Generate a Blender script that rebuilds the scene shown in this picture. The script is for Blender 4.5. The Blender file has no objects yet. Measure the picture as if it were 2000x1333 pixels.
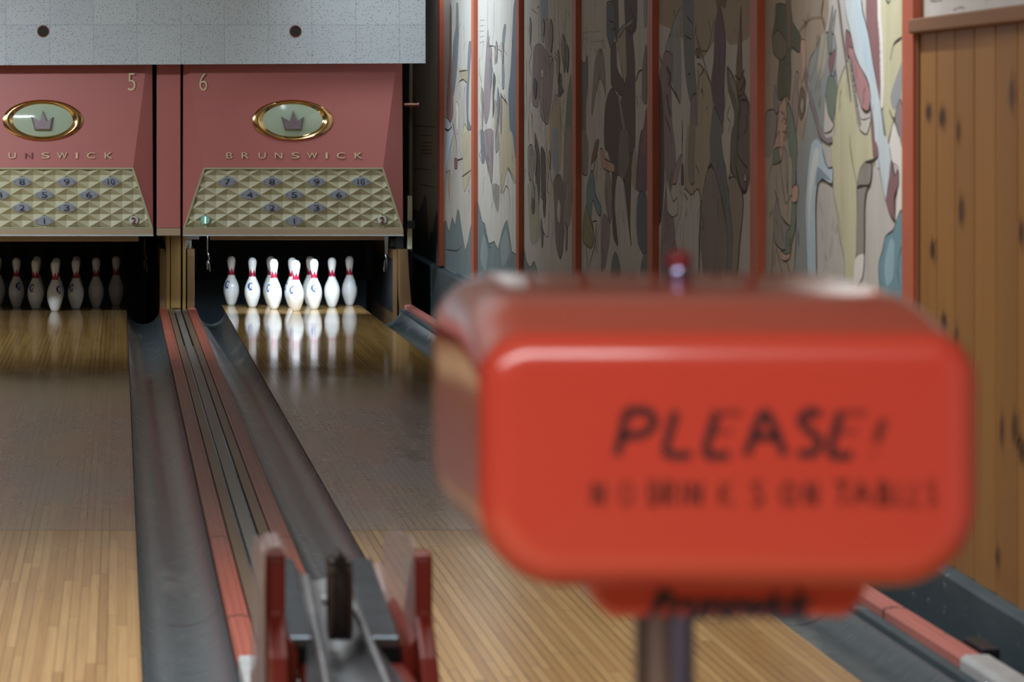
import bpy, bmesh, math, random
from mathutils import Vector, Matrix
from mathutils.geometry import tessellate_polygon
random.seed(7)
sc = bpy.context.scene
COL = sc.collection
PI = math.pi

# ------------------------------------------------------------------ camera geometry
F, VX, VY, H = 6400.0, 232.0, 243.0, 1.40       # focal length in px, vanishing point, eye height
def at(px, py, Y):                               # a point of the photo at a distance down the lane
    return ((px - VX) * Y / F, H - (py - VY) * Y / F)
WX = 2.40                                        # plane of the painted wall
def wall_pt(px, py):
    Y = F * WX / (px - VX)
    return (Y, H - (py - VY) * Y / F)

cam = bpy.data.cameras.new('camera'); cam_o = bpy.data.objects.new('camera', cam); COL.objects.link(cam_o)
cam_o.location = (0, 0, H); cam_o.rotation_euler = (PI / 2, 0, 0)
cam.sensor_width = 36; cam.lens = F / 2000 * 36
cam.shift_x = (1000 - VX) / 2000; cam.shift_y = -(666.5 - VY) / 2000
cam.clip_end = 100
cam.dof.use_dof = True; cam.dof.focus_distance = 18.5; cam.dof.aperture_fstop = 6.0
sc.camera = cam_o
vs = sc.view_settings
sc.display_settings.display_device = 'sRGB'
vs.view_transform = 'Standard'; vs.look = 'None'; vs.gamma = 1; vs.exposure = 0; vs.use_curve_mapping = False

# ------------------------------------------------------------------ materials
def lin(c):
    return tuple(((v / 255) / 12.92 if v / 255 <= 0.04045 else ((v / 255 + 0.055) / 1.055) ** 2.4) for v in c)
class NT:
    def __init__(s, name):
        s.m = bpy.data.materials.new(name); s.m.use_nodes = True
        s.t = s.m.node_tree; s.b = s.t.nodes['Principled BSDF']
        s._pos = None
    def n(s, typ, **kw):
        nd = s.t.nodes.new(typ)
        for k, v in kw.items(): setattr(nd, k, v)
        return nd
    def put(s, sock, v):
        if hasattr(v, 'is_output') or isinstance(v, bpy.types.NodeSocket): s.t.links.new(v, sock)
        else:
            if sock.type == 'RGBA' and hasattr(v, '__len__') and len(v) == 3: v = (*v, 1)
            sock.default_value = v
    def math(s, op, a, b=0.0, c=0.0, clamp=False):
        nd = s.n('ShaderNodeMath', operation=op, use_clamp=clamp)
        s.put(nd.inputs[0], a); s.put(nd.inputs[1], b); s.put(nd.inputs[2], c)
        return nd.outputs[0]
    def ramp(s, v, a, b):                        # smooth 0..1 between a and b
        nd = s.n('ShaderNodeMapRange', interpolation_type='SMOOTHSTEP')
        s.put(nd.inputs[0], v); s.put(nd.inputs[1], a); s.put(nd.inputs[2], b)
        return nd.outputs[0]
    def mix(s, f, a, b, mode='MIX'):
        nd = s.n('ShaderNodeMix', data_type='RGBA', blend_type=mode)
        s.put(nd.inputs[0], f); s.put(nd.inputs[6], a); s.put(nd.inputs[7], b)
        return nd.outputs[2]
    def pos(s):
        if s._pos is None:
            g = s.n('ShaderNodeNewGeometry'); x = s.n('ShaderNodeSeparateXYZ')
            s.t.links.new(g.outputs['Position'], x.inputs[0]); s._pos = (x.outputs[0], x.outputs[1], x.outputs[2])
        return s._pos
    def obj(s):
        g = s.n('ShaderNodeTexCoord'); return g.outputs['Object']
    def vec(s, x, y, z=0.0):
        c = s.n('ShaderNodeCombineXYZ'); s.put(c.inputs[0], x); s.put(c.inputs[1], y); s.put(c.inputs[2], z)
        return c.outputs[0]
    def noise(s, vec, scale=1.0, detail=3.0, rough=0.5):
        nd = s.n('ShaderNodeTexNoise'); s.put(nd.inputs['Vector'], vec)
        nd.inputs['Scale'].default_value = scale; nd.inputs['Detail'].default_value = detail; nd.inputs['Roughness'].default_value = rough
        return nd.outputs['Fac']
    def white(s, vec):
        nd = s.n('ShaderNodeTexWhiteNoise', noise_dimensions='2D'); s.put(nd.inputs['Vector'], vec); return nd.outputs['Value']
    def bump(s, h, strength=0.2, dist=0.01):
        nd = s.n('ShaderNodeBump'); nd.inputs['Strength'].default_value = strength; nd.inputs['Distance'].default_value = dist
        s.put(nd.inputs['Height'], h); s.t.links.new(nd.outputs[0], s.b.inputs['Normal'])
    def set(s, **kw):
        names = dict(color='Base Color', rough='Roughness', metal='Metallic', spec='Specular IOR Level', coat='Coat Weight',
                     coat_rough='Coat Roughness', trans='Transmission Weight', ior='IOR', alpha='Alpha', emit='Emission Color', estr='Emission Strength')
        for k, v in kw.items(): s.put(s.b.inputs[names[k]], v)
        return s

def paint(name, color, rough=0.45, vary=0.12, scale=6.0, **kw):    # a painted or plain surface with a little dirt
    t = NT(name)
    f = t.noise(t.obj(), scale, 5.0, 0.6)
    d = tuple(c * (1 - vary * 1.6) for c in color); l = tuple(min(1, c * (1 + vary)) for c in color)
    t.set(color=t.mix(f, d, l), rough=rough, **kw)
    return t.m
def metal(name, color, rough=0.25, vary=0.1, **kw):
    return paint(name, color, rough, vary, 15.0, metal=1.0, **kw)

M = {}
M['coral'] = paint('coral_enamel', (0.46, 0.145, 0.135), 0.45, 0.05, 3.0)
M['batten'] = paint('orange_red_paint', (0.56, 0.15, 0.085), 0.45, 0.12, 8.0)
M['cream'] = paint('cream_plastic', (0.50, 0.47, 0.31), 0.26, 0.05, 8.0)
M['tan'] = paint('tan_enamel', (0.40, 0.30, 0.20), 0.4, 0.08)
M['gold'] = metal('gold_trim', (0.62, 0.40, 0.17), 0.16)
M['gilt'] = paint('gilt_letters', (0.80, 0.66, 0.42), 0.35, 0.1, 30, metal=0.15)
M['disc'] = paint('pale_green_enamel', (0.42, 0.50, 0.38), 0.12, 0.03)
M['crown'] = paint('mauve_grey_metal', (0.28, 0.22, 0.24), 0.3, 0.15, 25, metal=0.35)
M['missing'] = paint('dark_letter', (0.25, 0.09, 0.10), 0.6)
M['plate'] = paint('grey_blue_plate', (0.30, 0.33, 0.40), 0.35, 0.05)
M['ink'] = paint('dark_ink', (0.02, 0.025, 0.05), 0.5)
M['redink'] = paint('dark_red_ink', (0.18, 0.03, 0.03), 0.5)
M['lens'] = paint('white_lens', (0.62, 0.62, 0.60), 0.2)
t = NT('lit_green_lens'); t.set(color=(0.25, 0.42, 0.38), rough=0.2, emit=(0.3, 0.8, 0.65), estr=0.06); M['lit'] = t.m
t = NT('lit_digit'); t.set(color=(0.7, 0.9, 0.8), rough=0.3, emit=(0.65, 1.0, 0.85), estr=0.8); M['litdigit'] = t.m
M['black'] = paint('black_void_paint', (0.006, 0.007, 0.009), 0.8)
M['curtain'] = paint('black_pit_curtain', (0.010, 0.012, 0.017), 0.75, 0.2, 12)
M['cushion'] = paint('blue_grey_cushion', (0.10, 0.16, 0.22), 0.6, 0.3, 4)
M['steel'] = metal('dull_steel', (0.50, 0.54, 0.58), 0.32, 0.25)
M['darksteel'] = metal('dark_blue_steel', (0.17, 0.205, 0.245), 0.3, 0.35)
M['chrome'] = metal('dark_chrome', (0.30, 0.29, 0.46), 0.12, 0.08)
M['darkmetal'] = paint('dark_metal', (0.05, 0.055, 0.065), 0.4, 0.3, 20, metal=0.5)
M['rubber'] = paint('dark_rubber', (0.022, 0.014, 0.013), 0.6, 0.3, 20)
M['rubberbrown'] = paint('brown_rubber_edge', (0.10, 0.055, 0.035), 0.55, 0.3, 20)
M['redpaint'] = paint('red_enamel', (0.30, 0.030, 0.017), 0.32, 0.06, 5)
M['hood'] = paint('bright_red_enamel', (0.70, 0.068, 0.042), 0.30, 0.03, 3, spec=0.6, coat=1.0, coat_rough=0.10)
M['white'] = paint('white_pin_plastic', (0.80, 0.82, 0.84), 0.22, 0.03, 20, coat=0.4)
M['pinred'] = paint('pin_red', (0.40, 0.012, 0.045), 0.3, 0.1)
M['pinblue'] = paint('pin_blue', (0.008, 0.05, 0.26), 0.35, 0.1)
M['pinscuff'] = paint('pin_dark_scuff', (0.06, 0.065, 0.075), 0.6, 0.3, 30)
M['worn_white'] = paint('worn_white_plastic', (0.52, 0.55, 0.56), 0.4, 0.25, 9)
M['knob'] = paint('dark_red_knob', (0.22, 0.01, 0.02), 0.2)
M['redrim'] = paint('dull_red_rim', (0.20, 0.03, 0.03), 0.5)
M['hole'] = paint('dark_olive_hole', (0.022, 0.021, 0.016), 0.8)
M['ceiling'] = paint('off_white_ceiling', (0.66, 0.66, 0.66), 0.8)
M['plaster'] = paint('plain_wall_paint', (0.42, 0.40, 0.37), 0.7)
M['postlit'] = paint('lit_cream_post', (0.60, 0.58, 0.42), 0.4)
M['postbrown'] = paint('brown_post', (0.10, 0.075, 0.045), 0.5)
M['copper'] = paint('copper_pipe', (0.30, 0.14, 0.10), 0.35, 0.2, 10, metal=0.6)
# clear plastic of the guards
t = NT('clear_plastic'); t.set(color=(0.85, 0.68, 0.68), rough=0.10, alpha=0.42); M['clear'] = t.m

# worn teal grey paint on the low ledge
t = NT('chipped_teal_paint'); x, y, z = t.pos()
f = t.noise(t.vec(x, y, z), 3.0, 6, 0.65); g = t.noise(t.vec(x, t.math('MULTIPLY', y, 6.0), t.math('MULTIPLY', z, 10.0)), 2.0, 5, 0.7)
c = t.mix(f, (0.028, 0.052, 0.066), (0.085, 0.12, 0.135)); c = t.mix(t.ramp(g, 0.62, 0.68), c, (0.26, 0.30, 0.31))
t.set(color=c, rough=0.6); t.bump(f, 0.3, 0.01); M['teal'] = t.m

# perforated acoustic tile
t = NT('perforated_tile'); x, y, z = t.pos()
vo = t.n('ShaderNodeTexVoronoi', feature='F1'); vo.inputs['Scale'].default_value = 1.0; vo.inputs['Randomness'].default_value = 0.75
t.put(vo.inputs['Vector'], t.vec(t.math('MULTIPLY', x, 60.0), 0.5, t.math('MULTIPLY', z, 60.0)))
ns = t.white(t.vec(t.math('FLOOR', t.math('MULTIPLY', x, 50.0)), t.math('FLOOR', t.math('MULTIPLY', z, 50.0))))
hole = t.math('LESS_THAN', vo.outputs['Distance'], t.math('MULTIPLY_ADD', ns, 0.06, 0.18))
T = 0.3135
fx = t.math('FRACT', t.math('MULTIPLY_ADD', x, 1 / T, 0.081 + 10)); fz = t.math('FRACT', t.math('MULTIPLY_ADD', z, 1 / T, -0.242))
jx = t.math('LESS_THAN', t.math('ABSOLUTE', t.math('SUBTRACT', fx, 0.5)), 0.006)
jz = t.math('LESS_THAN', t.math('ABSOLUTE', t.math('SUBTRACT', fz, 0.5)), 0.006)
ti = t.white(t.vec(t.math('FLOOR', t.math('MULTIPLY_ADD', x, 1 / T, 10.581)), t.math('FLOOR', t.math('MULTIPLY_ADD', z, 1 / T, 0.258))))
c = t.mix(ti, (0.50, 0.54, 0.58), (0.54, 0.58, 0.61))
c = t.mix(t.math('MULTIPLY', t.math('MAXIMUM', jx, jz), 0.6), c, (0.25, 0.26, 0.28))
c = t.mix(hole, c, (0.20, 0.22, 0.25))
t.set(color=c, rough=0.8); M['tile'] = t.m

# boards of the lanes
def lane_mat():
    t = NT('lane_boards'); x, y, z = t.pos()
    bx = t.math('MULTIPLY', t.math('ADD', x, 5.0), 1 / 0.0273)
    bi = t.math('FLOOR', bx); fx = t.math('FRACT', bx)
    h1 = t.white(t.vec(bi, 3.1))
    seg = t.math('FLOOR', t.math('MULTIPLY', t.math('MULTIPLY_ADD', h1, 9.0, y), 1 / 1.7))
    h2 = t.white(t.vec(bi, seg)); h3 = t.white(t.vec(t.math('ADD', bi, 77.0), seg))
    fseg = t.math('FRACT', t.math('MULTIPLY', t.math('MULTIPLY_ADD', h1, 9.0, y), 1 / 1.7))
    grain = t.noise(t.vec(t.math('MULTIPLY', x, 130.0), t.math('MULTIPLY', y, 2.2), h2), 1.0, 5, 0.6)
    cross = t.noise(t.vec(t.math('MULTIPLY', x, 5.0), t.math('MULTIPLY', y, 14.0), 2.0), 1.0, 5, 0.65)
    big = t.noise(t.vec(t.math('MULTIPLY', x, 2.2), t.math('MULTIPLY', y, 0.9), 5.0), 1.0, 5, 0.62)
    maple = t.mix(h2, (0.42, 0.235, 0.085), (0.58, 0.365, 0.150))
    pine = t.mix(h2, (0.29, 0.175, 0.065), (0.38, 0.245, 0.10))
    amber = t.mix(h2, (0.40, 0.225, 0.070), (0.52, 0.315, 0.105))
    pine = t.mix(t.ramp(y, 18.1, 18.6), pine, amber)
    zone = t.math('MAXIMUM', t.math('LESS_THAN', y, 11.30), t.math('GREATER_THAN', y, 24.0))
    col = t.mix(zone, pine, maple)
    col = t.mix(t.math('MULTIPLY', t.ramp(grain, 0.35, 0.75), 0.30), col, (0.16, 0.09, 0.035))
    # grey bloom and patches on the first pine: wear plus reflected sheen, painted in
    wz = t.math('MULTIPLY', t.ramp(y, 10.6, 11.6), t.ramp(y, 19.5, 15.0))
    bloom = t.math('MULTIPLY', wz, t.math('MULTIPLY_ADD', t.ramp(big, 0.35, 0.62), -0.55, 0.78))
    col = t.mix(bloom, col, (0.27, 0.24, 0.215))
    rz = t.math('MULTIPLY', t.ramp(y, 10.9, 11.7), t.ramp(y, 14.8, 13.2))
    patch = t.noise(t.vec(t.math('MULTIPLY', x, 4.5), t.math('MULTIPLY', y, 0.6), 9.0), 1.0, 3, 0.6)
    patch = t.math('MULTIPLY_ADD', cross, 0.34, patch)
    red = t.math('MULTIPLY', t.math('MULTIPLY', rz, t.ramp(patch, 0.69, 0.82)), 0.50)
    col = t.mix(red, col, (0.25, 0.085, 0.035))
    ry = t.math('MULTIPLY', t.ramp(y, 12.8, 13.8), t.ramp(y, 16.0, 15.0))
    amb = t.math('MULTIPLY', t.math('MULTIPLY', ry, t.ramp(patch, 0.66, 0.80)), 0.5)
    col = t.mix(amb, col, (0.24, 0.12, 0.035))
    # pale scuffs across the boards
    sc_ = t.math('MULTIPLY', t.ramp(cross, 0.62, 0.75), 0.10)
    col = t.mix(sc_, col, (0.50, 0.46, 0.40))
    w = t.math('MULTIPLY_ADD', h3, 0.045, 0.428)
    gap = t.math('GREATER_THAN', t.math('ABSOLUTE', t.math('SUBTRACT', fx, 0.5)), w)
    end = t.math('LESS_THAN', fseg, 0.004)
    spl = t.math('LESS_THAN', t.math('ABSOLUTE', t.math('SUBTRACT', y, 11.30)), 0.012)
    dk = t.math('MAXIMUM', t.math('MULTIPLY', gap, t.math('MULTIPLY_ADD', t.ramp(h1, 0.25, 0.6), 0.65, 0.30)), t.math('MAXIMUM', t.math('MULTIPLY', end, 0.7), t.math('MULTIPLY', spl, 0.6)))
    col = t.mix(dk, col, (0.028, 0.020, 0.013))
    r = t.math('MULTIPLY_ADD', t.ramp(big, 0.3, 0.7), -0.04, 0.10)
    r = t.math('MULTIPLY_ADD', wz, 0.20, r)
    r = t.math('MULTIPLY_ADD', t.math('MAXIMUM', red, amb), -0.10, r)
    r = t.math('MULTIPLY_ADD', t.math('LESS_THAN', y, 11.3), 0.16, r)
    t.set(color=col, rough=r, spec=0.5)
    hgt = t.math('MULTIPLY_ADD', cross, 0.35, t.math('MULTIPLY', t.math('SUBTRACT', 1.0, gap), 0.6))
    t.bump(hgt, 0.018, 0.003)
    return t.m
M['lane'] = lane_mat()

# grey gutters, worn across
t = NT('worn_grey_gutter'); x, y, z = t.pos()
st = t.noise(t.vec(t.math('MULTIPLY', x, 7.0), t.math('MULTIPLY', y, 22.0), z), 1.0, 5, 0.65)
bg = t.noise(t.vec(t.math('MULTIPLY', x, 6.0), t.math('MULTIPLY', y, 1.1), z), 1.0, 5, 0.6)
c = t.mix(st, (0.038, 0.056, 0.068), (0.105, 0.138, 0.152)); c = t.mix(t.math('MULTIPLY', t.ramp(bg, 0.55, 0.72), 0.55), c, (0.27, 0.29, 0.28))
c = t.mix(t.math('MULTIPLY', t.ramp(bg, 0.40, 0.28), 0.2), c, (0.17, 0.10, 0.085))
j = None
for yj in (9.6, 11.95, 15.15, 18.6, 21.9):
    q = t.math('LESS_THAN', t.math('ABSOLUTE', t.math('SUBTRACT', y, yj)), 0.012)
    j = q if j is None else t.math('MAXIMUM', j, q)
c = t.mix(t.math('MULTIPLY', j, 0.8), c, (0.02, 0.022, 0.025))
t.set(color=c, rough=t.math('MULTIPLY_ADD', st, 0.24, 0.12), spec=0.6); t.bump(st, 0.30, 0.006); M['gutter'] = t.m

# worn red caps of the divider
def wornred(name, base, dull):
    t = NT(name); x, y, z = t.pos()
    a = t.noise(t.vec(t.math('MULTIPLY', x, 90.0), t.math('MULTIPLY', y, 1.0), z), 1.0, 4, 0.6)
    b = t.noise(t.vec(t.math('MULTIPLY', x, 12.0), t.math('MULTIPLY', y, 12.0), z), 1.0, 5, 0.7)
    wz = t.math('MULTIPLY', t.ramp(y, 9.6, 11.6), t.ramp(y, 20.0, 16.0))
    c = t.mix(t.ramp(a, 0.3, 0.7), tuple(v * 0.8 for v in base), base)
    c = t.mix(t.math('MULTIPLY', wz, t.math('MULTIPLY_ADD', b, 0.7, 0.35)), c, dull)
    c = t.mix(t.ramp(b, 0.62, 0.70), c, (0.16, 0.09, 0.07))
    j = None
    for yj in (9.15, 10.9, 15.6, 19.0):
        q = t.math('LESS_THAN', t.math('ABSOLUTE', t.math('SUBTRACT', y, yj)), 0.015)
        j = q if j is None else t.math('MAXIMUM', j, q)
    c = t.mix(t.math('MULTIPLY', j, 0.7), c, (0.04, 0.02, 0.02))
    t.set(color=c, rough=0.5); t.bump(b, 0.2, 0.004)
    return t.m
M['cap'] = wornred('worn_red_cap', (0.45, 0.125, 0.085), (0.24, 0.15, 0.13))
M['pinkcap'] = wornred('worn_pink_cap', (0.55, 0.19, 0.16), (0.40, 0.20, 0.18))

def wood(name, dark, light, along='Y', dens=60.0, rough=0.45, knot=False):
    t = NT(name); x, y, z = t.pos()
    if along == 'Y': v = t.vec(t.math('MULTIPLY', x, dens), t.math('MULTIPLY', y, 1.6), t.math('MULTIPLY', z, dens))
    else: v = t.vec(t.math('MULTIPLY', x, dens), t.math('MULTIPLY', y, dens), t.math('MULTIPLY', z, 1.3))
    a = t.noise(v, 1.0, 5, 0.6)
    if along == 'Y': v2 = t.vec(t.math('MULTIPLY', x, dens * .25), t.math('MULTIPLY', y, 0.7), 3.3)
    else: v2 = t.vec(t.math('MULTIPLY', x, 9.0), t.math('MULTIPLY', y, 9.0), t.math('MULTIPLY', z, 0.8))
    b = t.noise(v2, 1.0, 4, 0.6)
    c = t.mix(t.math('MULTIPLY_ADD', b, 0.6, t.math('MULTIPLY', a, 0.4)), dark, light)
    if knot:
        at_ = t.n('ShaderNodeAttribute', attribute_name='knot')
        c = t.mix(t.math('POWER', at_.outputs['Fac'], 1.3), c, (0.022, 0.010, 0.008))
        bi = t.n('ShaderNodeAttribute', attribute_name='plank')
        c = t.mix(t.math('MULTIPLY', bi.outputs['Fac'], 0.45), c, (0.17, 0.075, 0.03))
    t.set(color=c, rough=rough); t.bump(a, 0.08, 0.003)
    return t.m
M['capwood'] = wood('weathered_divider_wood', (0.11, 0.075, 0.05), (0.26, 0.19, 0.13))
M['capwoodgrey'] = wood('grey_divider_wood', (0.12, 0.12, 0.115), (0.27, 0.26, 0.24))
M['track'] = metal('blue_grey_track', (0.30, 0.36, 0.42), 0.35, 0.3)
M['postwood'] = wood('yellow_post_wood', (0.22, 0.12, 0.03), (0.36, 0.22, 0.065), 'Z', 40)
M['kickwood'] = wood('brown_kickback_wood', (0.10, 0.052, 0.020), (0.20, 0.115, 0.05), 'Z', 40)
M['knotty'] = wood('knotty_pine', (0.26, 0.115, 0.028), (0.47, 0.245, 0.075), 'Z', 34, 0.4, True)
M['railwood'] = wood('dark_pine_rail', (0.20, 0.095, 0.05), (0.34, 0.185, 0.10), 'Y', 30)
M['floor'] = wood('approach_boards', (0.38, 0.24, 0.11), (0.55, 0.38, 0.18))

# paint of the murals: the colour is stored per face
t = NT('mural_paint'); a_ = t.n('ShaderNodeAttribute', attribute_name='paint'); x, y, z = t.pos()
f = t.noise(t.vec(x, t.math('MULTIPLY', y, 10.0), t.math('MULTIPLY', z, 2.5)), 1.0, 5, 0.65)
f2 = t.noise(t.vec(x, y, z), 60.0, 2, 0.5)
c = t.mix(t.math('MULTIPLY', t.ramp(f, 0.35, 0.75), 0.30), a_.outputs['Color'], (0.60, 0.56, 0.50), 'MULTIPLY')
c = t.mix(t.math('MULTIPLY', f2, 0.15), c, (0.5, 0.5, 0.5), 'MULTIPLY')
t.set(color=c, rough=0.65, spec=0.3); M['mural'] = t.m

# ------------------------------------------------------------------ mesh helpers
LOC = {}
class MB:
    def __init__(s): s.v = []; s.f = []; s.m = []; s.c = []; s.k = []
    def add(s, vs_, fs, m=0, col=None):
        o = len(s.v); s.v += [tuple(p) for p in vs_]
        for f in fs: s.f.append([i + o for i in f]); s.m.append(m); s.c.append(col)
        return o
    def box(s, x0, x1, y0, y1, z0, z1, m=0):
        s.add([(x0, y0, z0), (x1, y0, z0), (x1, y1, z0), (x0, y1, z0), (x0, y0, z1), (x1, y0, z1), (x1, y1, z1), (x0, y1, z1)],
              [(0, 3, 2, 1), (4, 5, 6, 7), (0, 1, 5, 4), (1, 2, 6, 5), (2, 3, 7, 6), (3, 0, 4, 7)], m)
    def prism(s, poly, axis, a, b, m=0):          # a polygon in the two other axes, pushed along axis
        def P(p, t_):
            return {'X': (t_, p[0], p[1]), 'Y': (p[0], t_, p[1]), 'Z': (p[0], p[1], t_)}[axis]
        n = len(poly); vs_ = [P(p, a) for p in poly] + [P(p, b) for p in poly]
        tri = tessellate_polygon([[Vector((p[0], p[1], 0)) for p in poly]])
        fs = [tuple(t_) for t_ in tri] + [tuple(n + i for i in reversed(t_)) for t_ in tri]
        fs += [(i, (i + 1) % n, n + (i + 1) % n, n + i) for i in range(n)]
        s.add(vs_, fs, m)
    def loft(s, rings, m=0, cap0=True, cap1=True, closed=True):
        n = len(rings[0]); o = len(s.v); fs = []
        for r in rings: s.v += [tuple(p) for p in r]
        for i in range(len(rings) - 1):
            for j in range(n if closed else n - 1):
                k = (j + 1) % n
                fs.append([o + i * n + j, o + i * n + k, o + (i + 1) * n + k, o + (i + 1) * n + j])
        if cap0: fs.append([o + j for j in reversed(range(n))])
        if cap1: fs.append([o + (len(rings) - 1) * n + j for j in range(n)])
        for f in fs: s.f.append(f); s.m.append(m); s.c.append(None)
    def lathe(s, prof, cx, cy, seg=32, m=0, z0=0.0):
        s.loft([[(cx + r * math.cos(2 * PI * k / seg), cy + r * math.sin(2 * PI * k / seg), z0 + z) for k in range(seg)] for r, z in prof], m)
    def tube(s, path, r, seg=12, m=0):
        path = [Vector(p) for p in path]; rings = []
        for i, p in enumerate(path):
            d = (path[min(i + 1, len(path) - 1)] - path[max(i - 1, 0)]).normalized()
            u = d.cross(Vector((0.31, 0.2, 0.93)))
            if u.length < 0.05: u = d.cross(Vector((1, 0, 0)))
            u.normalize(); w = d.cross(u)
            rr = r[i] if hasattr(r, '__len__') else r
            rings.append([p + u * rr * math.cos(2 * PI * k / seg) + w * rr * math.sin(2 * PI * k / seg) for k in range(seg)])
        s.loft(rings, m)
    def build(s, name, mats, parent=None, loc=None, smooth=False, bevel=0.0, seg=2, angle=None):
        me = bpy.data.meshes.new(name)
        L = Vector(LOC[parent.name]) if parent is not None else Vector(loc or (0, 0, 0))
        me.from_pydata([tuple(Vector(p) - L) for p in s.v], [], s.f)
        for m in (mats if isinstance(mats, (list, tuple)) else [mats]): me.materials.append(m)
        for p, mi in zip(me.polygons, s.m): p.material_index = mi; p.use_smooth = smooth
        if any(c is not None for c in s.c):
            a = me.color_attributes.new('paint', 'FLOAT_COLOR', 'CORNER')
            for p, c in zip(me.polygons, s.c):
                for li in p.loop_indices: a.data[li].color = (*(c or (0.5, 0.5, 0.5)), 1)
        if not any(c is not None for c in s.c) or True:
            bm = bmesh.new(); bm.from_mesh(me)
            if not any(c is not None for c in s.c): bmesh.ops.recalc_face_normals(bm, faces=bm.faces)
            bm.to_mesh(me); bm.free()
        if smooth and angle: me.set_sharp_from_angle(angle=math.radians(angle))
        o = bpy.data.objects.new(name, me); COL.objects.link(o)
        if parent is not None: o.parent = parent; LOC[o.name] = LOC[parent.name]
        else: o.location = L; LOC[o.name] = tuple(L)
        if bevel:
            b = o.modifiers.new('bevel', 'BEVEL'); b.width = bevel; b.segments = seg; b.limit_method = 'ANGLE'; b.angle_limit = math.radians(40)
        return o
def tag(o, label=None, cat=None, group=None, kind=None):
    if label: o['label'] = label
    if cat: o['category'] = cat
    if group: o['group'] = group
    if kind: o['kind'] = kind
    return o
def thing(name, loc, label, cat, group=None):
    o = bpy.data.objects.new(name, None); COL.objects.link(o); o.location = loc; o.empty_display_size = 0.1
    LOC[o.name] = tuple(loc)
    return tag(o, label, cat, group)
def structure(name, mb, mats, **kw): return tag(mb.build(name, mats, **kw), kind='structure')

def text_into(mb, s, cx, cz, Y, h, w=None, extrude=0.002, shear=0.0, bevel=0.0, m=0, align='CENTER', off=0.0):
    cu = bpy.data.curves.new('lettering', 'FONT'); cu.body = s; cu.extrude = extrude; cu.shear = shear; cu.bevel_depth = bevel; cu.offset = off
    ob = bpy.data.objects.new('lettering_source', cu); COL.objects.link(ob)
    dg = bpy.context.evaluated_depsgraph_get(); dg.update()
    me = bpy.data.meshes.new_from_object(ob.evaluated_get(dg))
    xs = [v.co.x for v in me.vertices]; ys = [v.co.y for v in me.vertices]
    x0, x1, y0, y1 = min(xs), max(xs), min(ys), max(ys)
    sy = h / (y1 - y0); sx = sy if w is None else w / (x1 - x0)
    vs_ = [(cx + (v.co.x - (x0 + x1) / 2) * sx, Y - v.co.z, cz + (v.co.y - (y0 + y1) / 2) * sy) for v in me.vertices]
    mb.add(vs_, [list(p.vertices) for p in me.polygons], m)
    bpy.data.objects.remove(ob); bpy.data.meshes.remove(me); bpy.data.curves.remove(cu)

def catmull(pts, n=5, closed=True):
    out = []; N = len(pts)
    rng = range(N) if closed else range(N - 1)
    for i in rng:
        if closed: p0, p1, p2, p3 = pts[(i - 1) % N], pts[i], pts[(i + 1) % N], pts[(i + 2) % N]
        else: p0, p1, p2, p3 = pts[max(i - 1, 0)], pts[i], pts[i + 1], pts[min(i + 2, N - 1)]
        for k in range(n):
            t_ = k / n; r = []
            for a, b, c_, d in zip(p0, p1, p2, p3):
                # gentle (0.7) tension keeps corners from overshooting
                m1 = 0.35 * (c_ - a); m2 = 0.35 * (d - b)
                r.append((2 * t_**3 - 3 * t_**2 + 1) * b + (t_**3 - 2 * t_**2 + t_) * m1 + (-2 * t_**3 + 3 * t_**2) * c_ + (t_**3 - t_**2) * m2)
            out.append(tuple(r))
    if not closed: out.append(tuple(pts[-1]))
    return out

# ------------------------------------------------------------------ the setting
L6 = (0.797, 1.863); L5 = (-1.008, 0.058); FOUL, DECK = 6.2, 25.42
LB = -7.0                                          # far left side of the hall
m = MB(); m.box(LB, 2.7, -4, 28.6, -0.42, -0.30); structure('floor', m, M['floor'])
m = MB(); m.box(LB, WX, -4, FOUL, -0.30, 0.0); tag(m.build('approach_floor', M['floor']), kind='structure')
m = MB(); m.box(LB, L5[0] - .005, FOUL, 28.4, -0.30, -0.03); structure('floor_left', m, M['floor'])
m = MB(); m.box(LB, 2.7, -4, 28.6, 3.4, 3.5); structure('ceiling', m, M['ceiling'])
m = MB(); m.box(LB - .1, LB, -4, 28.6, -0.42, 3.5); structure('wall_left', m, M['plaster'])
m = MB(); m.box(LB, 2.7, -4.1, -4, -0.42, 3.5); structure('wall_rear', m, M['plaster'])
m = MB(); m.box(LB, 2.7, 28.5, 28.6, -0.42, 3.5); structure('wall_front', m, M['black'])
m = MB(); m.box(WX + 0.02, WX + 0.2, -4, 28.6, -0.42, 3.5); structure('wall_right', m, M['plaster'])

# curtain wall of perforated tiles over the pinsetters; its lower edge is a little off level
SY = 23.5
x0s, zl = at(-1200, 133, SY); x1s, zr = at(831, 123.5, SY)
m = MB(); m.loft([[(x0s, y, zl), (x1s, y, zr), (x1s, y, 3.4), (x0s, y, 3.4)] for y in (SY, SY + 0.05)])
structure('wall_tiled', m, M['tile'])
def porthole(px, py, label):
    x, z = at(px, py, SY)
    o = thing('round_wall_hole', (x, SY, z), label, 'hole')
    m = MB(); r0, r1 = 0.036, 0.043
    rings = [[(x + r * math.cos(a), y, z + r * math.sin(a)) for a in [2 * PI * k / 28 for k in range(28)]] for r, y in ((r0, SY), (r0, SY - .008), (r1, SY - .006), (r1, SY))]
    m.loft(rings, 0, False, False); m.build('rim', M['redrim'], o, smooth=True, angle=40)
    m = MB(); m.loft([[(x + r * math.cos(2 * PI * k / 28), y, z + r * math.sin(2 * PI * k / 28)) for k in range(28)] for r, y in ((r0 + .001, SY - .0025), (r0 + .001, SY - .001))])
    m.build('cover', M['hole'], o)
porthole(84, 61, 'dark round hole in the tiled wall above the lane five emblem')
porthole(577, 61, 'dark round hole in the tiled wall above the lane six emblem')

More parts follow.
